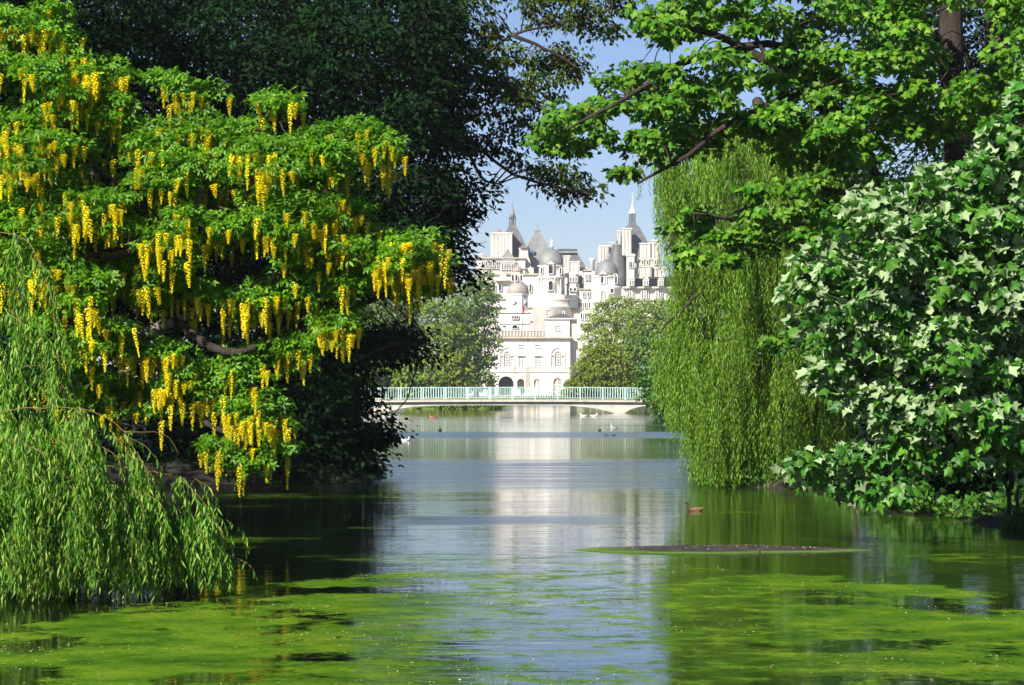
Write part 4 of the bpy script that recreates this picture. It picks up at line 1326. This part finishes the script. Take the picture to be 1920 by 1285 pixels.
# ---------------------------------------------------------------- weeping willows: hanging strands with narrow leaves
def strands(root, start, length, out, mat, leaf_len, per_m, spread=.45, twig_r=.003, twig_share=.5, singles=0, lance='lance'):
    n = len(start)
    V, Fc = [], []
    P, A, N, S = [], [], [], []
    for i in range(n):
        L = length[i]
        q = np.random.default_rng(i * 31 + 7)
        k = max(4, int(L * per_m))
        t = (np.arange(k) + q.random(k) * .6) / k
        ox, oy = out[i]
        ph, sw = q.uniform(0, 6.28), q.uniform(.01, .09) * L
        cur = 1 - (1 - t) ** 3
        pos = np.stack([start[i][0] + ox * cur + sw * np.sin(t * 3 + ph), start[i][1] + oy * cur + sw * np.cos(t * 2.4 + ph), start[i][2] - L * t ** 1.15], 1)
        a = np.arange(k) * 2.4 + q.uniform(0, 6)
        rad = np.stack([np.cos(a), np.sin(a), np.zeros(k)], 1)
        ax = unit(rad * (spread + q.random((k, 1)) * .35) + np.array([0, 0, -1.0]) + q.normal(size=(k, 3)) * .14)
        P.append(pos); A.append(ax); N.append(unit(rad + q.normal(size=(k, 3)) * .5 + np.array([0, -.2, .3])))
        S.append(leaf_len * q.uniform(.65, 1.2, k) * (1 - .25 * t))
        if q.random() < twig_share:
            idx = np.linspace(0, k - 1, 5).astype(int)
            v, f = tube([Vector(pos[j]) for j in idx], [twig_r, twig_r * .9, twig_r * .75, twig_r * .6, twig_r * .4], 3)
            o = len(V); V += v; Fc += [tuple(z + o for z in w) for w in f]
    leaf_object('crown', root, lance, np.concatenate(P), np.concatenate(A), np.concatenate(N), np.concatenate(S), mat, singles)
    tag(mesh_obj('twigs', V, Fc, M['twig'], root), kind='stuff')
    print('strands', n, 'leaves', sum(len(x) for x in P))


def right_willow():
    root = thing('weeping_willow', (5.9, 58, .6), 'yellow green weeping willow curtain trailing to the lake beside the sycamore', 'tree')
    limb('trunk', root, [(5.9, 58, .2), (5.85, 58, 2.5), at(1470, 380, 57), at(1440, 240, 56.5), at(1420, 190, 56)], .34, .12, M['bark'], .03, seg=12)
    limb('trunk', root, [(6.7, 57.5, .2), (6.75, 57.5, 2.5), (6.8, 57.6, 5)], .22, .1, M['bark'], .03)
    for L in ([at(1465, 360, 57), at(1400, 260, 56), at(1330, 240, 55), at(1265, 280, 54.5)], [at(1470, 420, 57), at(1380, 380, 55), at(1300, 400, 54), at(1250, 470, 53.6)],
              [at(1470, 450, 57), at(1400, 480, 55), at(1320, 540, 54), at(1240, 620, 54)], [at(1445, 300, 57), at(1540, 290, 56), at(1600, 350, 56)],
              [at(1470, 480, 57), at(1500, 520, 55), at(1540, 600, 54)], [at(1470, 460, 57), at(1430, 520, 54.5), at(1400, 600, 53.4)]):
        limb('branch', root, L, .09, .02, M['bark'], .03)
    poly = [(1250, 235), (1290, 205), (1360, 215), (1420, 185), (1500, 225), (1580, 320), (1595, 600), (1585, 860), (1540, 890), (1450, 885), (1380, 870), (1320, 865), (1295, 830), (1282, 790), (1262, 740), (1228, 690),
            (1216, 640), (1236, 590), (1266, 530), (1262, 430), (1246, 360), (1232, 300)]
    st, ln, ou = [], [], []
    for layer in range(9):
        p = fill(poly, 44, jit=.5)
        p = np.repeat(p, 8, axis=0) + rng.normal(0, 1, (len(p) * 8, 2)) * np.array([8, 16])
        p = p[in_poly(p, poly)]
        e = edge_dist(p, poly)
        w = np.sqrt(np.clip(e / 110, .03, 1))
        t = ((layer + rng.random(len(p))) / 9) * 2 - 1
        # scalloped front surface so that the curtain reads in folds
        fold = .55 * np.sin(p[:, 0] * .045 + 1.2 * np.sin(p[:, 1] * .011)) + .35 * np.sin(p[:, 0] * .11 + p[:, 1] * .006)
        d = 55 + 2.6 * w * t + fold * .5
        W = at_np(p, d)
        bottom = np.interp(p[:, 0], [1215, 1250, 1280, 1300, 1340, 1400, 1450, 1500, 1600], [700, 780, 830, 895, 905, 900, 918, 925, 925]) + rng.normal(0, 9, len(p))
        L = np.minimum(30 + 190 * rng.random(len(p)) ** 2, np.maximum(bottom - p[:, 1], 18)) * d / F
        gap = np.sin(p[:, 0] * .052 + 1.5 * np.sin(p[:, 1] * .009)) + .7 * np.sin(p[:, 0] * .017 - p[:, 1] * .021)
        keep = (rng.random(len(p)) < .85) & ((gap > -.75) | (t > .25))
        st.append(W[keep]); ln.append(L[keep])
        a = rng.uniform(0, 6.28, keep.sum())
        ou.append(np.stack([np.cos(a), np.sin(a)], 1) * rng.uniform(.05, .25, (keep.sum(), 1)))
    # loose hanging wisps on the lake side of the crown
    for (x0, x1, y0, y1, nn) in ((1222, 1262, 280, 330, 34), (1195, 1240, 200, 300, 16), (1228, 1262, 330, 400, 26)):
        p = np.stack([rng.uniform(x0, x1, nn), rng.uniform(y0, y1, nn)], 1)
        st.append(at_np(p, rng.uniform(54.3, 55.4, nn))); ln.append(rng.uniform(.5, 1.2, nn)); ou.append(rng.normal(0, .06, (nn, 2)))
    strands(root, np.concatenate(st), np.concatenate(ln), np.concatenate(ou), M['willow_leaf'], .135, 22)


right_willow()


def left_willow():
    root = thing('weeping_willow', (-7.6, 25.2, .5), 'grey green weeping willow boughs arching down to the algae below the laburnum', 'tree')
    limb('trunk', root, [(-7.6, 25.4, -.1), (-7.5, 25.4, 1.8), (-7.2, 25.5, 3.6), (-6.6, 25.6, 5.0)], .3, .16, M['bark_pale'], .03, seg=12)
    arcs = [[(-7.2, 25.5, 3.6), at(-140, 440, 26), at(20, 430, 25.6), at(75, 510, 25.4), at(98, 620, 25.3), at(105, 740, 25.2)],
            [(-7.4, 25.5, 2.6), at(-120, 760, 25), at(40, 760, 24.7), at(150, 762, 24.5), at(225, 805, 24.4), at(262, 880, 24.4)],
            [(-7.5, 25.4, 2.0), at(-60, 880, 25.4), at(140, 868, 25.3), at(270, 878, 25.1), at(345, 905, 25), at(395, 965, 25), at(425, 1050, 25)],
            [(-7.2, 25.5, 3.2), at(-100, 620, 26), at(20, 600, 25.8), at(90, 690, 25.6)], [(-7.4, 25.5, 2.6), at(-60, 700, 25.4), at(60, 680, 25.2), at(130, 740, 25)],
            [at(225, 805, 24.4), at(300, 810, 24.6), at(330, 850, 24.7)]]
    for L in arcs:
        limb('branch', root, [v + Vector((0, .25, -.03)) for v in map(Vector, L)], .007, .003, M['twig'], .01)
    polys = [([(-60, 420), (20, 418), (60, 450), (90, 560), (102, 660), (112, 760), (95, 900), (-60, 950)], 25.6, .8),
             ([(-60, 800), (60, 770), (145, 752), (215, 790), (255, 850), (262, 900), (270, 960), (235, 1050), (150, 1070), (60, 1070), (-60, 1070)], 24.6, .9),
             ([(150, 880), (270, 872), (345, 884), (395, 935), (420, 1010), (426, 1045), (395, 1060), (330, 1060), (200, 1080)], 25.1, .9)]
    st, ln, ou = [], [], []
    for q, d0, th in polys:
        for layer in range(4):
            p = fill(q, 50, jit=.5)
            p = np.repeat(p, 6, axis=0) + rng.normal(0, 1, (len(p) * 6, 2)) * np.array([9, 16])
            p = p[in_poly(p, q)]
            t = ((layer + rng.random(len(p))) / 4) * 2 - 1
            d = d0 + th * t * np.sqrt(np.clip(edge_dist(p, q) / 60, .05, 1)) + .18 * np.sin(p[:, 0] * .055 + p[:, 1] * .01)
            bot = np.interp(p[:, 0], [-60, 0, 60, 150, 210, 280, 330, 380, 430], [1100, 1100, 1110, 1095, 1125, 1085, 1085, 1100, 1060]) + rng.normal(0, 14, len(p))
            L = np.minimum(rng.uniform(50, 190, len(p)), np.maximum(bot - p[:, 1], 22)) * d / F
            gap = np.sin(p[:, 0] * .06 + 1.7 * np.sin(p[:, 1] * .012)) + .8 * np.sin(p[:, 0] * .023 - p[:, 1] * .03)
            keep = (rng.random(len(p)) < (.24 if d0 > 25.5 else .9)) & (gap > -.7)
            st.append(at_np(p, d)[keep]); ln.append(L[keep])
            k = keep.sum()
            ou.append(np.stack([rng.normal(.10, .14, k), rng.normal(-.04, .14, k)], 1))
    strands(root, np.concatenate(st), np.concatenate(ln), np.concatenate(ou), M['near_willow_leaf'], .118, 46, spread=.34, twig_r=.0035, twig_share=.5, singles=300)


left_willow()

# ---------------------------------------------------------------- pale-leaved young sycamore leaning over the right bank
leafy_tree('young_sycamore', 'wind-blown young sycamore showing pale leaf undersides above the brown bank', (8.4, 37, .6),
           [(8.4, 37, .3), (8.3, 36.8, 2), (8.1, 36.2, 4), at(1960, 300, 34)], .16,
           [[(8.3, 36.8, 1.6), at(1860, 640, 34.5), at(1700, 600, 33.5), at(1530, 560, 33)], [(8.2, 36.5, 3), at(1860, 420, 34), at(1720, 400, 33.5), at(1620, 420, 33.2)],
            [(8.4, 37, .9), at(1860, 820, 35), at(1700, 840, 34.5), at(1540, 870, 34)], [(8.2, 36.4, 3.4), at(1900, 260, 34), at(1850, 240, 33.6)],
            [(8.3, 36.8, 1.4), at(1800, 740, 34), at(1650, 740, 33.5)]],
           [[(1990, 120), (1905, 160), (1840, 220), (1850, 270), (1760, 310), (1700, 350), (1610, 365), (1595, 420), (1610, 470), (1530, 470), (1485, 500), (1478, 570), (1500, 610), (1540, 650), (1580, 670), (1650, 660),
             (1720, 720), (1700, 790), (1730, 870), (1990, 900)],
            [(1530, 670), (1560, 660), (1600, 740), (1570, 760)],
            [(1490, 860), (1530, 840), (1600, 845), (1680, 830), (1720, 880), (1680, 940), (1560, 905), (1500, 890)],
            [(1640, 700), (1740, 700), (1760, 860), (1680, 850), (1600, 800)]],
           33.6, 2.8, 50, 3, 46, 60, 'maple', (.06, .195), 'pale_leaf', kind='maple', keep=.78, soft=90, flat=.6, up=.35, twig=.01, twig_share=.8, singles=300, bark='bark', lr=(.05, .015), flip='pale', rnd=.8, droop=.7)


# ---------------------------------------------------------------- shrubs on the banks
def shrub(name, label, base, poly, d0, thick, spacing, layers, rpx, nleaf, size, mat, kind='oval', group=None, keep=.9, droop=.4):
    b = Vector(base)
    tops = fill(poly, 90)
    limbs = []
    for q in tops[:5]:
        e = at(q[0], q[1], d0)
        limbs.append([b + Vector((0, 0, .1)), b.lerp(e, .5) + Vector((0, 0, .12)), e])
    return leafy_tree(name, label, base, [b - Vector((0, 0, .2)), b + Vector((.02, 0, .25)), b + Vector((.04, 0, .5))], .035, limbs, [poly], d0, thick, spacing, layers, rpx, nleaf, '', size, mat,
                      kind=kind, keep=keep, twig=.006, twig_share=.4, soft=40, flat=.75, group=group, lr=(.02, .006), cat='shrub', droop=droop)


shrub('shrub', 'glossy bright green shrub under the pale sycamore on the brown bank', (7.1, 36.6, .45), [(1760, 690), (1960, 680), (1960, 840), (1900, 830), (1830, 800), (1770, 790)], 35.2, 1.0, 40, 2, 38, 60, (.09, .14), 'bush_leaf')
shrub('shrub', 'small leafy shrub with its stems in the water at the bank edge', (5.75, 43.0, .1), [(1640, 890), (1690, 870), (1730, 905), (1720, 945), (1660, 950)], 42.2, .6, 30, 2, 30, 40, (.09, .15), 'bush_leaf', 'maple')
shrub('shrub', 'dark green undergrowth in the shade of the leaning sycamore', (7.4, 41.5, .4), [(1720, 860), (1860, 830), (1960, 850), (1960, 930), (1800, 920), (1730, 900)], 41.5, 1.2, 36, 2, 34, 50, (.10, .16), 'dark_leaf', 'maple')
shrub('shrub', 'low green sprig at the water edge of the brown bank', (7.45, 37.9, .1), [(1880, 960), (1930, 950), (1960, 990), (1900, 995)], 37.3, .3, 18, 2, 18, 26, (.07, .11), 'bush_leaf')
shrub('shrub', 'short sprig of leaves rising from the brown leaf litter', (6.6, 41.8, .2), [(1690, 925), (1720, 900), (1745, 930), (1720, 955)], 41.0, .3, 16, 2, 16, 20, (.07, .11), 'bush_leaf')
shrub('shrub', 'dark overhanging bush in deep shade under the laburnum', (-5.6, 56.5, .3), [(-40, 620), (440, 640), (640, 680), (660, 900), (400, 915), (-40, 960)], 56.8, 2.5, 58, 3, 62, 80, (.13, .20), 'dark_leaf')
shrub('shrub', 'dark shrub added at the back of the arching willow as shaded backdrop', (-7.8, 33, .5), [(-220, 560), (-20, 620), (60, 800), (160, 960), (120, 1050), (-220, 1080)], 31, 2.0, 60, 3, 66, 80, (.09, .14), 'dark_leaf')  # added dark backdrop, stands in for the shaded inside of the willow
shrub('shrub', 'bright leafy bush by the end of the footbridge', (11.6, 205, .5), [(1205, 690), (1260, 670), (1310, 690), (1320, 790), (1270, 800), (1225, 770), (1200, 735)], 204, 5, 17, 3, 16, 46, (.30, .5), 'bush_leaf')


# ---------------------------------------------------------------- trees beyond the bridge
FAR = [
    ('tall mid green tree down the left bank, half hidden by the shaded lime', [(600, 560), (660, 525), (730, 520), (775, 560), (780, 738), (590, 738)], 372, 14, 'far_dark_leaf'),
    ('tall dark green tree beside the left edge of the guards building', [(852, 560), (880, 520), (915, 512), (928, 560), (932, 640), (925, 700), (918, 728), (850, 735), (838, 640)], 430, 13, 'far_dark_leaf'),
    ('rounded mid green tree between the dark lime and the building', [(745, 600), (790, 560), (850, 560), (885, 610), (880, 700), (850, 738), (745, 738)], 405, 13, 'far_leaf'),
    ('pale green tree far down the left bank', [(690, 590), (740, 570), (780, 610), (770, 738), (680, 738)], 385, 12, 'far_leaf_b'),
    ('large grey green plane tree right of the guards building', [(1092, 610), (1120, 570), (1160, 555), (1200, 568), (1215, 620), (1210, 738), (1090, 738)], 450, 15, 'far_leaf_b'),
    ('grey green plane tree below the dormered mansard', [(1170, 590), (1205, 565), (1250, 560), (1290, 600), (1290, 738), (1180, 738)], 430, 15, 'far_leaf'),
    ('dark bluish green tree between golden shrub and willow', [(1180, 640), (1210, 620), (1245, 650), (1250, 740), (1180, 742)], 330, 9, 'far_dark_leaf'),
    ('pale tree low behind the end of the bridge', [(830, 670), (850, 655), (875, 675), (878, 738), (815, 738)], 345, 8, 'gold_leaf'),
    ('light green shrub behind the shaded end of the bridge', [(745, 690), (790, 680), (830, 700), (830, 742), (745, 742)], 330, 7, 'far_leaf'),
]
for i, (lab, poly, d, th, mat) in enumerate(FAR):
    q = np.array(poly)
    cx = q[:, 0].mean()
    b = at(cx, 738, d); b.z = 1.0
    w = np.ptp(q[:, 0])
    t1 = at(cx, q[:, 1].min() + 30, d)
    lim = [[b.lerp(t1, .3), at(cx + sx_ * w * .2, q[:, 1].mean(), d + sy_ * 3), at(cx + sx_ * w * .36, q[:, 1].mean() - 20, d + sy_ * 4)] for sx_, sy_ in ((1, -1), (-1, -1), (.7, 1), (-.6, 1))]
    leafy_tree('broadleaf_tree', lab, b, [b, b.lerp(t1, .35), b.lerp(t1, .7), t1], .5 * d / 430, lim, [poly], d, th, 13, 3, 12.5, 34, '', (.42, .75), mat, kind='small', twig=.05, twig_share=.25, soft=45,
               flat=.62, lr=(.25, .06), group='trees beyond the bridge', keep=.85)
q = [(1055, 738), (1075, 700), (1100, 660), (1130, 645), (1165, 655), (1185, 690), (1190, 742), (1055, 742)]
b = at(1125, 742, 300); b.z = .8
leafy_tree('golden_shrub', 'domed golden green shrub behind the bridge railing', b, [b, b + Vector((0, 0, 1)), b + Vector((.1, 0, 2.2))], .2,
           [[b + Vector((0, 0, .8)), at(1090, 700, 300), at(1080, 700, 299)], [b + Vector((0, 0, .8)), at(1150, 690, 300), at(1165, 680, 299)]], [q], 300, 6, 10, 4, 10, 34, '', (.26, .46), 'gold_leaf', kind='small', twig=.03, twig_share=.3,
           soft=40, cat='shrub', flat=.7)

# ================================================================ birds on the water
def bird(name, label, pos, length, heading, mat, beak, cat='duck', group=None, head=None, neck=1.0, tail=1.0, extra=None):
    """one continuous body from tail over back and breast up the neck to the head, bill as a part"""
    spine = [(-.50, .20 * tail + .04), (-.40, .15), (-.25, .10), (-.05, .08), (.15, .085), (.27, .12), (.31, .12 + .09 * neck), (.315, .12 + .17 * neck), (.345, .12 + .24 * neck), (.40, .12 + .255 * neck), (.445, .12 + .245 * neck)]
    rad = [(.012, .008), (.065, .045), (.125, .10), (.165, .13), (.155, .125), (.105, .095), (.058, .06), (.045, .045), (.058, .055), (.055, .052), (.022, .025)]
    n = 12
    V, Fc = [], []
    for i, ((x, z), (ry, rz)) in enumerate(zip(spine, rad)):
        a, b = spine[max(0, i - 1)], spine[min(len(spine) - 1, i + 1)]
        t = Vector((b[0] - a[0], 0, b[1] - a[1])).normalized()
        u = Vector((-t.z, 0, t.x))
        for k in range(n):
            q = 2 * math.pi * k / n
            V.append(Vector((x, 0, z)) + Vector((0, 1, 0)) * ry * math.cos(q) + u * rz * math.sin(q))
    m = len(spine)
    for i in range(m - 1):
        for k in range(n):
            k2 = (k + 1) % n
            Fc.append((i * n + k, i * n + k2, (i + 1) * n + k2, (i + 1) * n + k))
    Fc += [tuple(range(n))[::-1], tuple((m - 1) * n + k for k in range(n))]
    mt = Matrix.Translation(pos) @ Matrix.Rotation(heading, 4, 'Z') @ Matrix.Scale(length, 4)
    root = thing(name, pos, label, cat, group)
    mesh_obj('body', [mt @ v for v in V], Fc, mat, root, True)
    hx, hz = spine[-1]
    bv = [(hx - .02, .022, hz), (hx - .02, -.022, hz), (hx - .02, 0, hz + .03), (hx - .02, 0, hz - .022), (hx + .095, .016, hz - .03), (hx + .095, -.016, hz - .03), (hx + .095, 0, hz - .022), (hx + .09, 0, hz - .038)]
    bf = [(0, 2, 6, 4), (2, 1, 5, 6), (1, 3, 7, 5), (3, 0, 4, 7), (4, 6, 5, 7), (0, 3, 1, 2)]
    mesh_obj('bill', [mt @ Vector(v) for v in bv], bf, beak, root)
    for s in (1, -1):                                      # folded wings
        wv, wf = [], []
        for i in range(9):
            t = i / 8
            x = .18 - .60 * t
            w = math.sin(math.pi * min(1, .12 + t * .9)) * .085
            wv += [(x, s * (.135 - .10 * t ** 2 + .03), .13 + w * .7 + .04 * t), (x, s * (.150 - .09 * t ** 2 + .028), .10 - w * .3 + .05 * t)]
        for i in range(8):
            wf.append((i * 2, i * 2 + 1, i * 2 + 3, i * 2 + 2))
        mesh_obj('wing', [mt @ Vector(v) for v in wv], wf, extra or mat, root, True)
    ev = [mt @ Vector((.385 + .012 * math.cos(a), s * .054, .12 + .265 * neck + .012 * math.sin(a))) for s in (1, -1) for a in [2 * math.pi * k / 8 for k in range(8)]]
    mesh_obj('eyes', ev, [tuple(range(8)), tuple(range(8, 16))], M['dark_iron'], root)
    return root


M['duck_brown'] = noise_mat('duck_brown', [(.11, .055, .028), (.19, .10, .05), (.28, .17, .10)], 14, .8)
M['duck_wing'] = noise_mat('duck_wing', [(.07, .04, .025), (.17, .095, .055), (.30, .22, .15)], 18, .8)
M['coot_black'] = noise_mat('coot_black', [(.010, .010, .012), (.022, .022, .026)], 10, .6)
M['gull_white'] = noise_mat('gull_white', [(.66, .66, .66), (.78, .78, .78)], 8, .7)
M['gull_grey'] = noise_mat('gull_grey', [(.36, .38, .40), (.48, .50, .52)], 8, .7)
M['duck_rust'] = noise_mat('duck_rust', [(.26, .11, .06), (.40, .20, .11)], 10, .8)
M['bill_grey'] = noise_mat('bill_grey', [(.08, .08, .08), (.14, .13, .12)], 10, .5)
M['bill_white'] = noise_mat('bill_white', [(.62, .58, .55), (.74, .70, .66)], 10, .5)
M['bill_orange'] = noise_mat('bill_orange', [(.42, .16, .03), (.55, .22, .05)], 10, .5)


def on_water(px, py):
    d = F * CAMZ / (py - HZ)
    return Vector(((px - 960) / F * d, d, -.012))


bird('duck', 'brown duck swimming beside the trailing willow', on_water(1302, 958), .34, math.pi * .94, M['duck_brown'], M['bill_grey'], extra=M['duck_wing'], neck=1.15)
bird('coot', 'black coot swimming away from the willow beside its mate', on_water(1137, 817), .25, math.pi * .85, M['coot_black'], M['bill_white'], 'bird', 'pair of black coots', neck=.8)
bird('coot', 'black coot swimming towards the willow beside its mate', on_water(1150.5, 817), .25, math.pi * .2, M['coot_black'], M['bill_white'], 'bird', 'pair of black coots', neck=.8)
bird('duck', 'small dark duck swimming near the reflection of the bridge pier', on_water(1124, 807.5), .42, math.pi * .6, M['coot_black'], M['bill_grey'], extra=M['duck_brown'], cat='duck')
bird('duck', 'grey brown duck with raised neck near the bridge pier', on_water(1152, 803), .55, math.pi, M['gull_grey'], M['bill_grey'], extra=M['duck_brown'], neck=1.4)
bird('gull', 'white gull under the bridge arch facing away from the pier', on_water(1094, 781), .7, math.pi, M['gull_white'], M['bill_orange'], 'bird', extra=M['gull_grey'], group='white gulls under the bridge')
bird('gull', 'white gull under the bridge arch facing the pier', on_water(1114, 781), .7, .1, M['gull_white'], M['bill_orange'], 'bird', extra=M['gull_grey'], group='white gulls under the bridge')
bird('gull', 'white gull swimming near the dark overhanging leaves', on_water(760, 827), .45, .2, M['gull_white'], M['bill_orange'], 'bird', extra=M['gull_grey'])
bird('duck', 'rust coloured duck in front of the grassy island', on_water(812, 784), .75, math.pi * .98, M['duck_rust'], M['bill_grey'], extra=M['duck_brown'])
bird('coot', 'lone upright black coot on the water before the bridge', on_water(825, 808), .48, math.pi * .5, M['coot_black'], M['bill_white'], 'bird', neck=1.3)


# ---------------------------------------------------------------- fallen petals on the water, litter on the bank
def scatter(name, n, f, mat, kind, size, label, cat, zlift):
    P, A, N, S = [], [], [], []
    while len(P) < n:
        q = f()
        if q is None:
            continue
        P.append(q)
    P = np.array(P)
    k = len(P)
    a = rng.uniform(0, 6.28, k)
    A = np.stack([np.cos(a), np.sin(a), rng.normal(0, .12, k)], 1)
    N = unit(np.stack([rng.normal(0, .25, k), rng.normal(0, .25, k), np.ones(k)], 1))
    S = rng.uniform(size[0], size[1], k)
    P[:, 2] += zlift
    o = leaf_object(name, None, kind, P, A, N, S, mat)
    return tag(o, label, cat, kind='stuff')


def petal_spot():
    x, y = rng.uniform(-6, 7), 17 + 16 * rng.random() ** 1.3
    if abs(x) > .21 * y:
        return None
    e = 29.8 - .27 * (x - .9) ** 2
    if y > e:
        return None
    if math.sin(x * 1.9 + y * .8) + math.sin(x * .7 - y * 1.7) + rng.normal(0, .9) < (.4 if x < .5 else 1.3):
        return None
    return (x, y, 0)


scatter('petals', 2600, petal_spot, M['petal'], 'small', (.008, .032), 'scattered pale petals and seeds floating on the algae', 'petals', .008)


def mud_spot():
    a, r = rng.uniform(0, 6.28), math.sqrt(rng.random()) * .85
    return (2.75 + 1.6 * r * math.cos(a), 32.3 + .5 * r * math.sin(a), .055 * (1 - r ** 2.2))


scatter('petals', 150, mud_spot, M['gull_white'], 'small', (.012, .03), 'white specks of petals and droppings on the mud bank', 'petals', .008)


def litter_spot():
    y = rng.uniform(34, 46)
    sh = np.interp(y, RY, RX)
    s = rng.random() ** 1.2 * 3
    return (sh + s, y, .05 + .42 * float(smooth(0, 2.2, s)))


scatter('leaf_litter', 2200, litter_spot, M['litter'], 'oval', (.06, .14), 'brown leaf litter covering the bank under the sycamore', 'leaf litter', .03)


# grass of the island beyond the bridge
def blade_spot():
    a, r = rng.uniform(0, 6.28), math.sqrt(rng.random()) * .97
    return (-6.6 + 6.0 * r * math.cos(a), 299 + 8 * r * math.sin(a), .85 * (1 - r * r) ** .5 - .03)


gp = np.array([blade_spot() for _ in range(5000)])
k = len(gp)
o = leaf_object('grass', None, 'small', gp, np.stack([rng.normal(0, .35, k), rng.normal(0, .35, k), np.ones(k)], 1), rng.normal(size=(k, 3)), rng.uniform(.3, .6, k), M['gold_leaf'])
tag(o, 'sunlit yellow green grass on the low island beyond the bridge', 'grass', kind='stuff')


# low ivy and grass fringing the right bank
def fringe_spot():
    y = rng.uniform(36, 62)
    sh = np.interp(y, RY, RX)
    s = rng.random() ** 1.6 * 1.6 - .1
    if math.sin(y * 2.1) + math.sin(y * .9 + 2) + rng.normal(0, .5) < -.7:
        return None
    return (sh + s, y, max(.02, .05 + .42 * float(smooth(0, 2.2, s))))


gp = []
while len(gp) < 5200:
    q = fringe_spot()
    if q is not None: gp.append(q)
gp = np.array(gp)
k = len(gp)
gp[:, 2] += rng.random(k) ** 2 * .28
o = leaf_object('ground_cover', None, 'oval', gp, np.stack([rng.normal(-.3, .6, k), rng.normal(-.2, .6, k), rng.normal(.3, .5, k)], 1), rng.normal(size=(k, 3)) + np.array([-.4, -.4, .8]), rng.uniform(.07, .17, k), M['bush_leaf'])
tag(o, 'low ivy and weeds fringing the right bank at the waterline', 'ground cover', kind='stuff')

scatter('mud_litter', 160, mud_spot, M['litter'], 'oval', (.02, .06), 'brown twigs and leaf scraps on the mud bank', 'leaf litter', .012)


# ================================================================ evening haze over the park
def haze():
    x0, x1, y0, y1, z0, z1 = -3200, 3200, -600, 6200, -3.0, 68.0
    V = [(x0, y0, z0), (x1, y0, z0), (x1, y1, z0), (x0, y1, z0), (x0, y0, z1), (x1, y0, z1), (x1, y1, z1), (x0, y1, z1)]
    Fc = [(0, 3, 2, 1), (4, 5, 6, 7), (0, 1, 5, 4), (1, 2, 6, 5), (2, 3, 7, 6), (3, 0, 4, 7)]
    m = bpy.data.materials.new('haze'); m.use_nodes = True
    n = m.node_tree.nodes
    n.remove(n['Principled BSDF'])
    v = n.new('ShaderNodeVolumePrincipled')
    v.inputs['Color'].default_value = (.86, .92, 1, 1)
    v.inputs['Density'].default_value = HAZE
    m.node_tree.links.new(v.outputs[0], n['Material Output'].inputs['Volume'])
    o = mesh_obj('haze', V, Fc, m)
    tag(o, kind='stuff')


HAZE = .00011
haze()
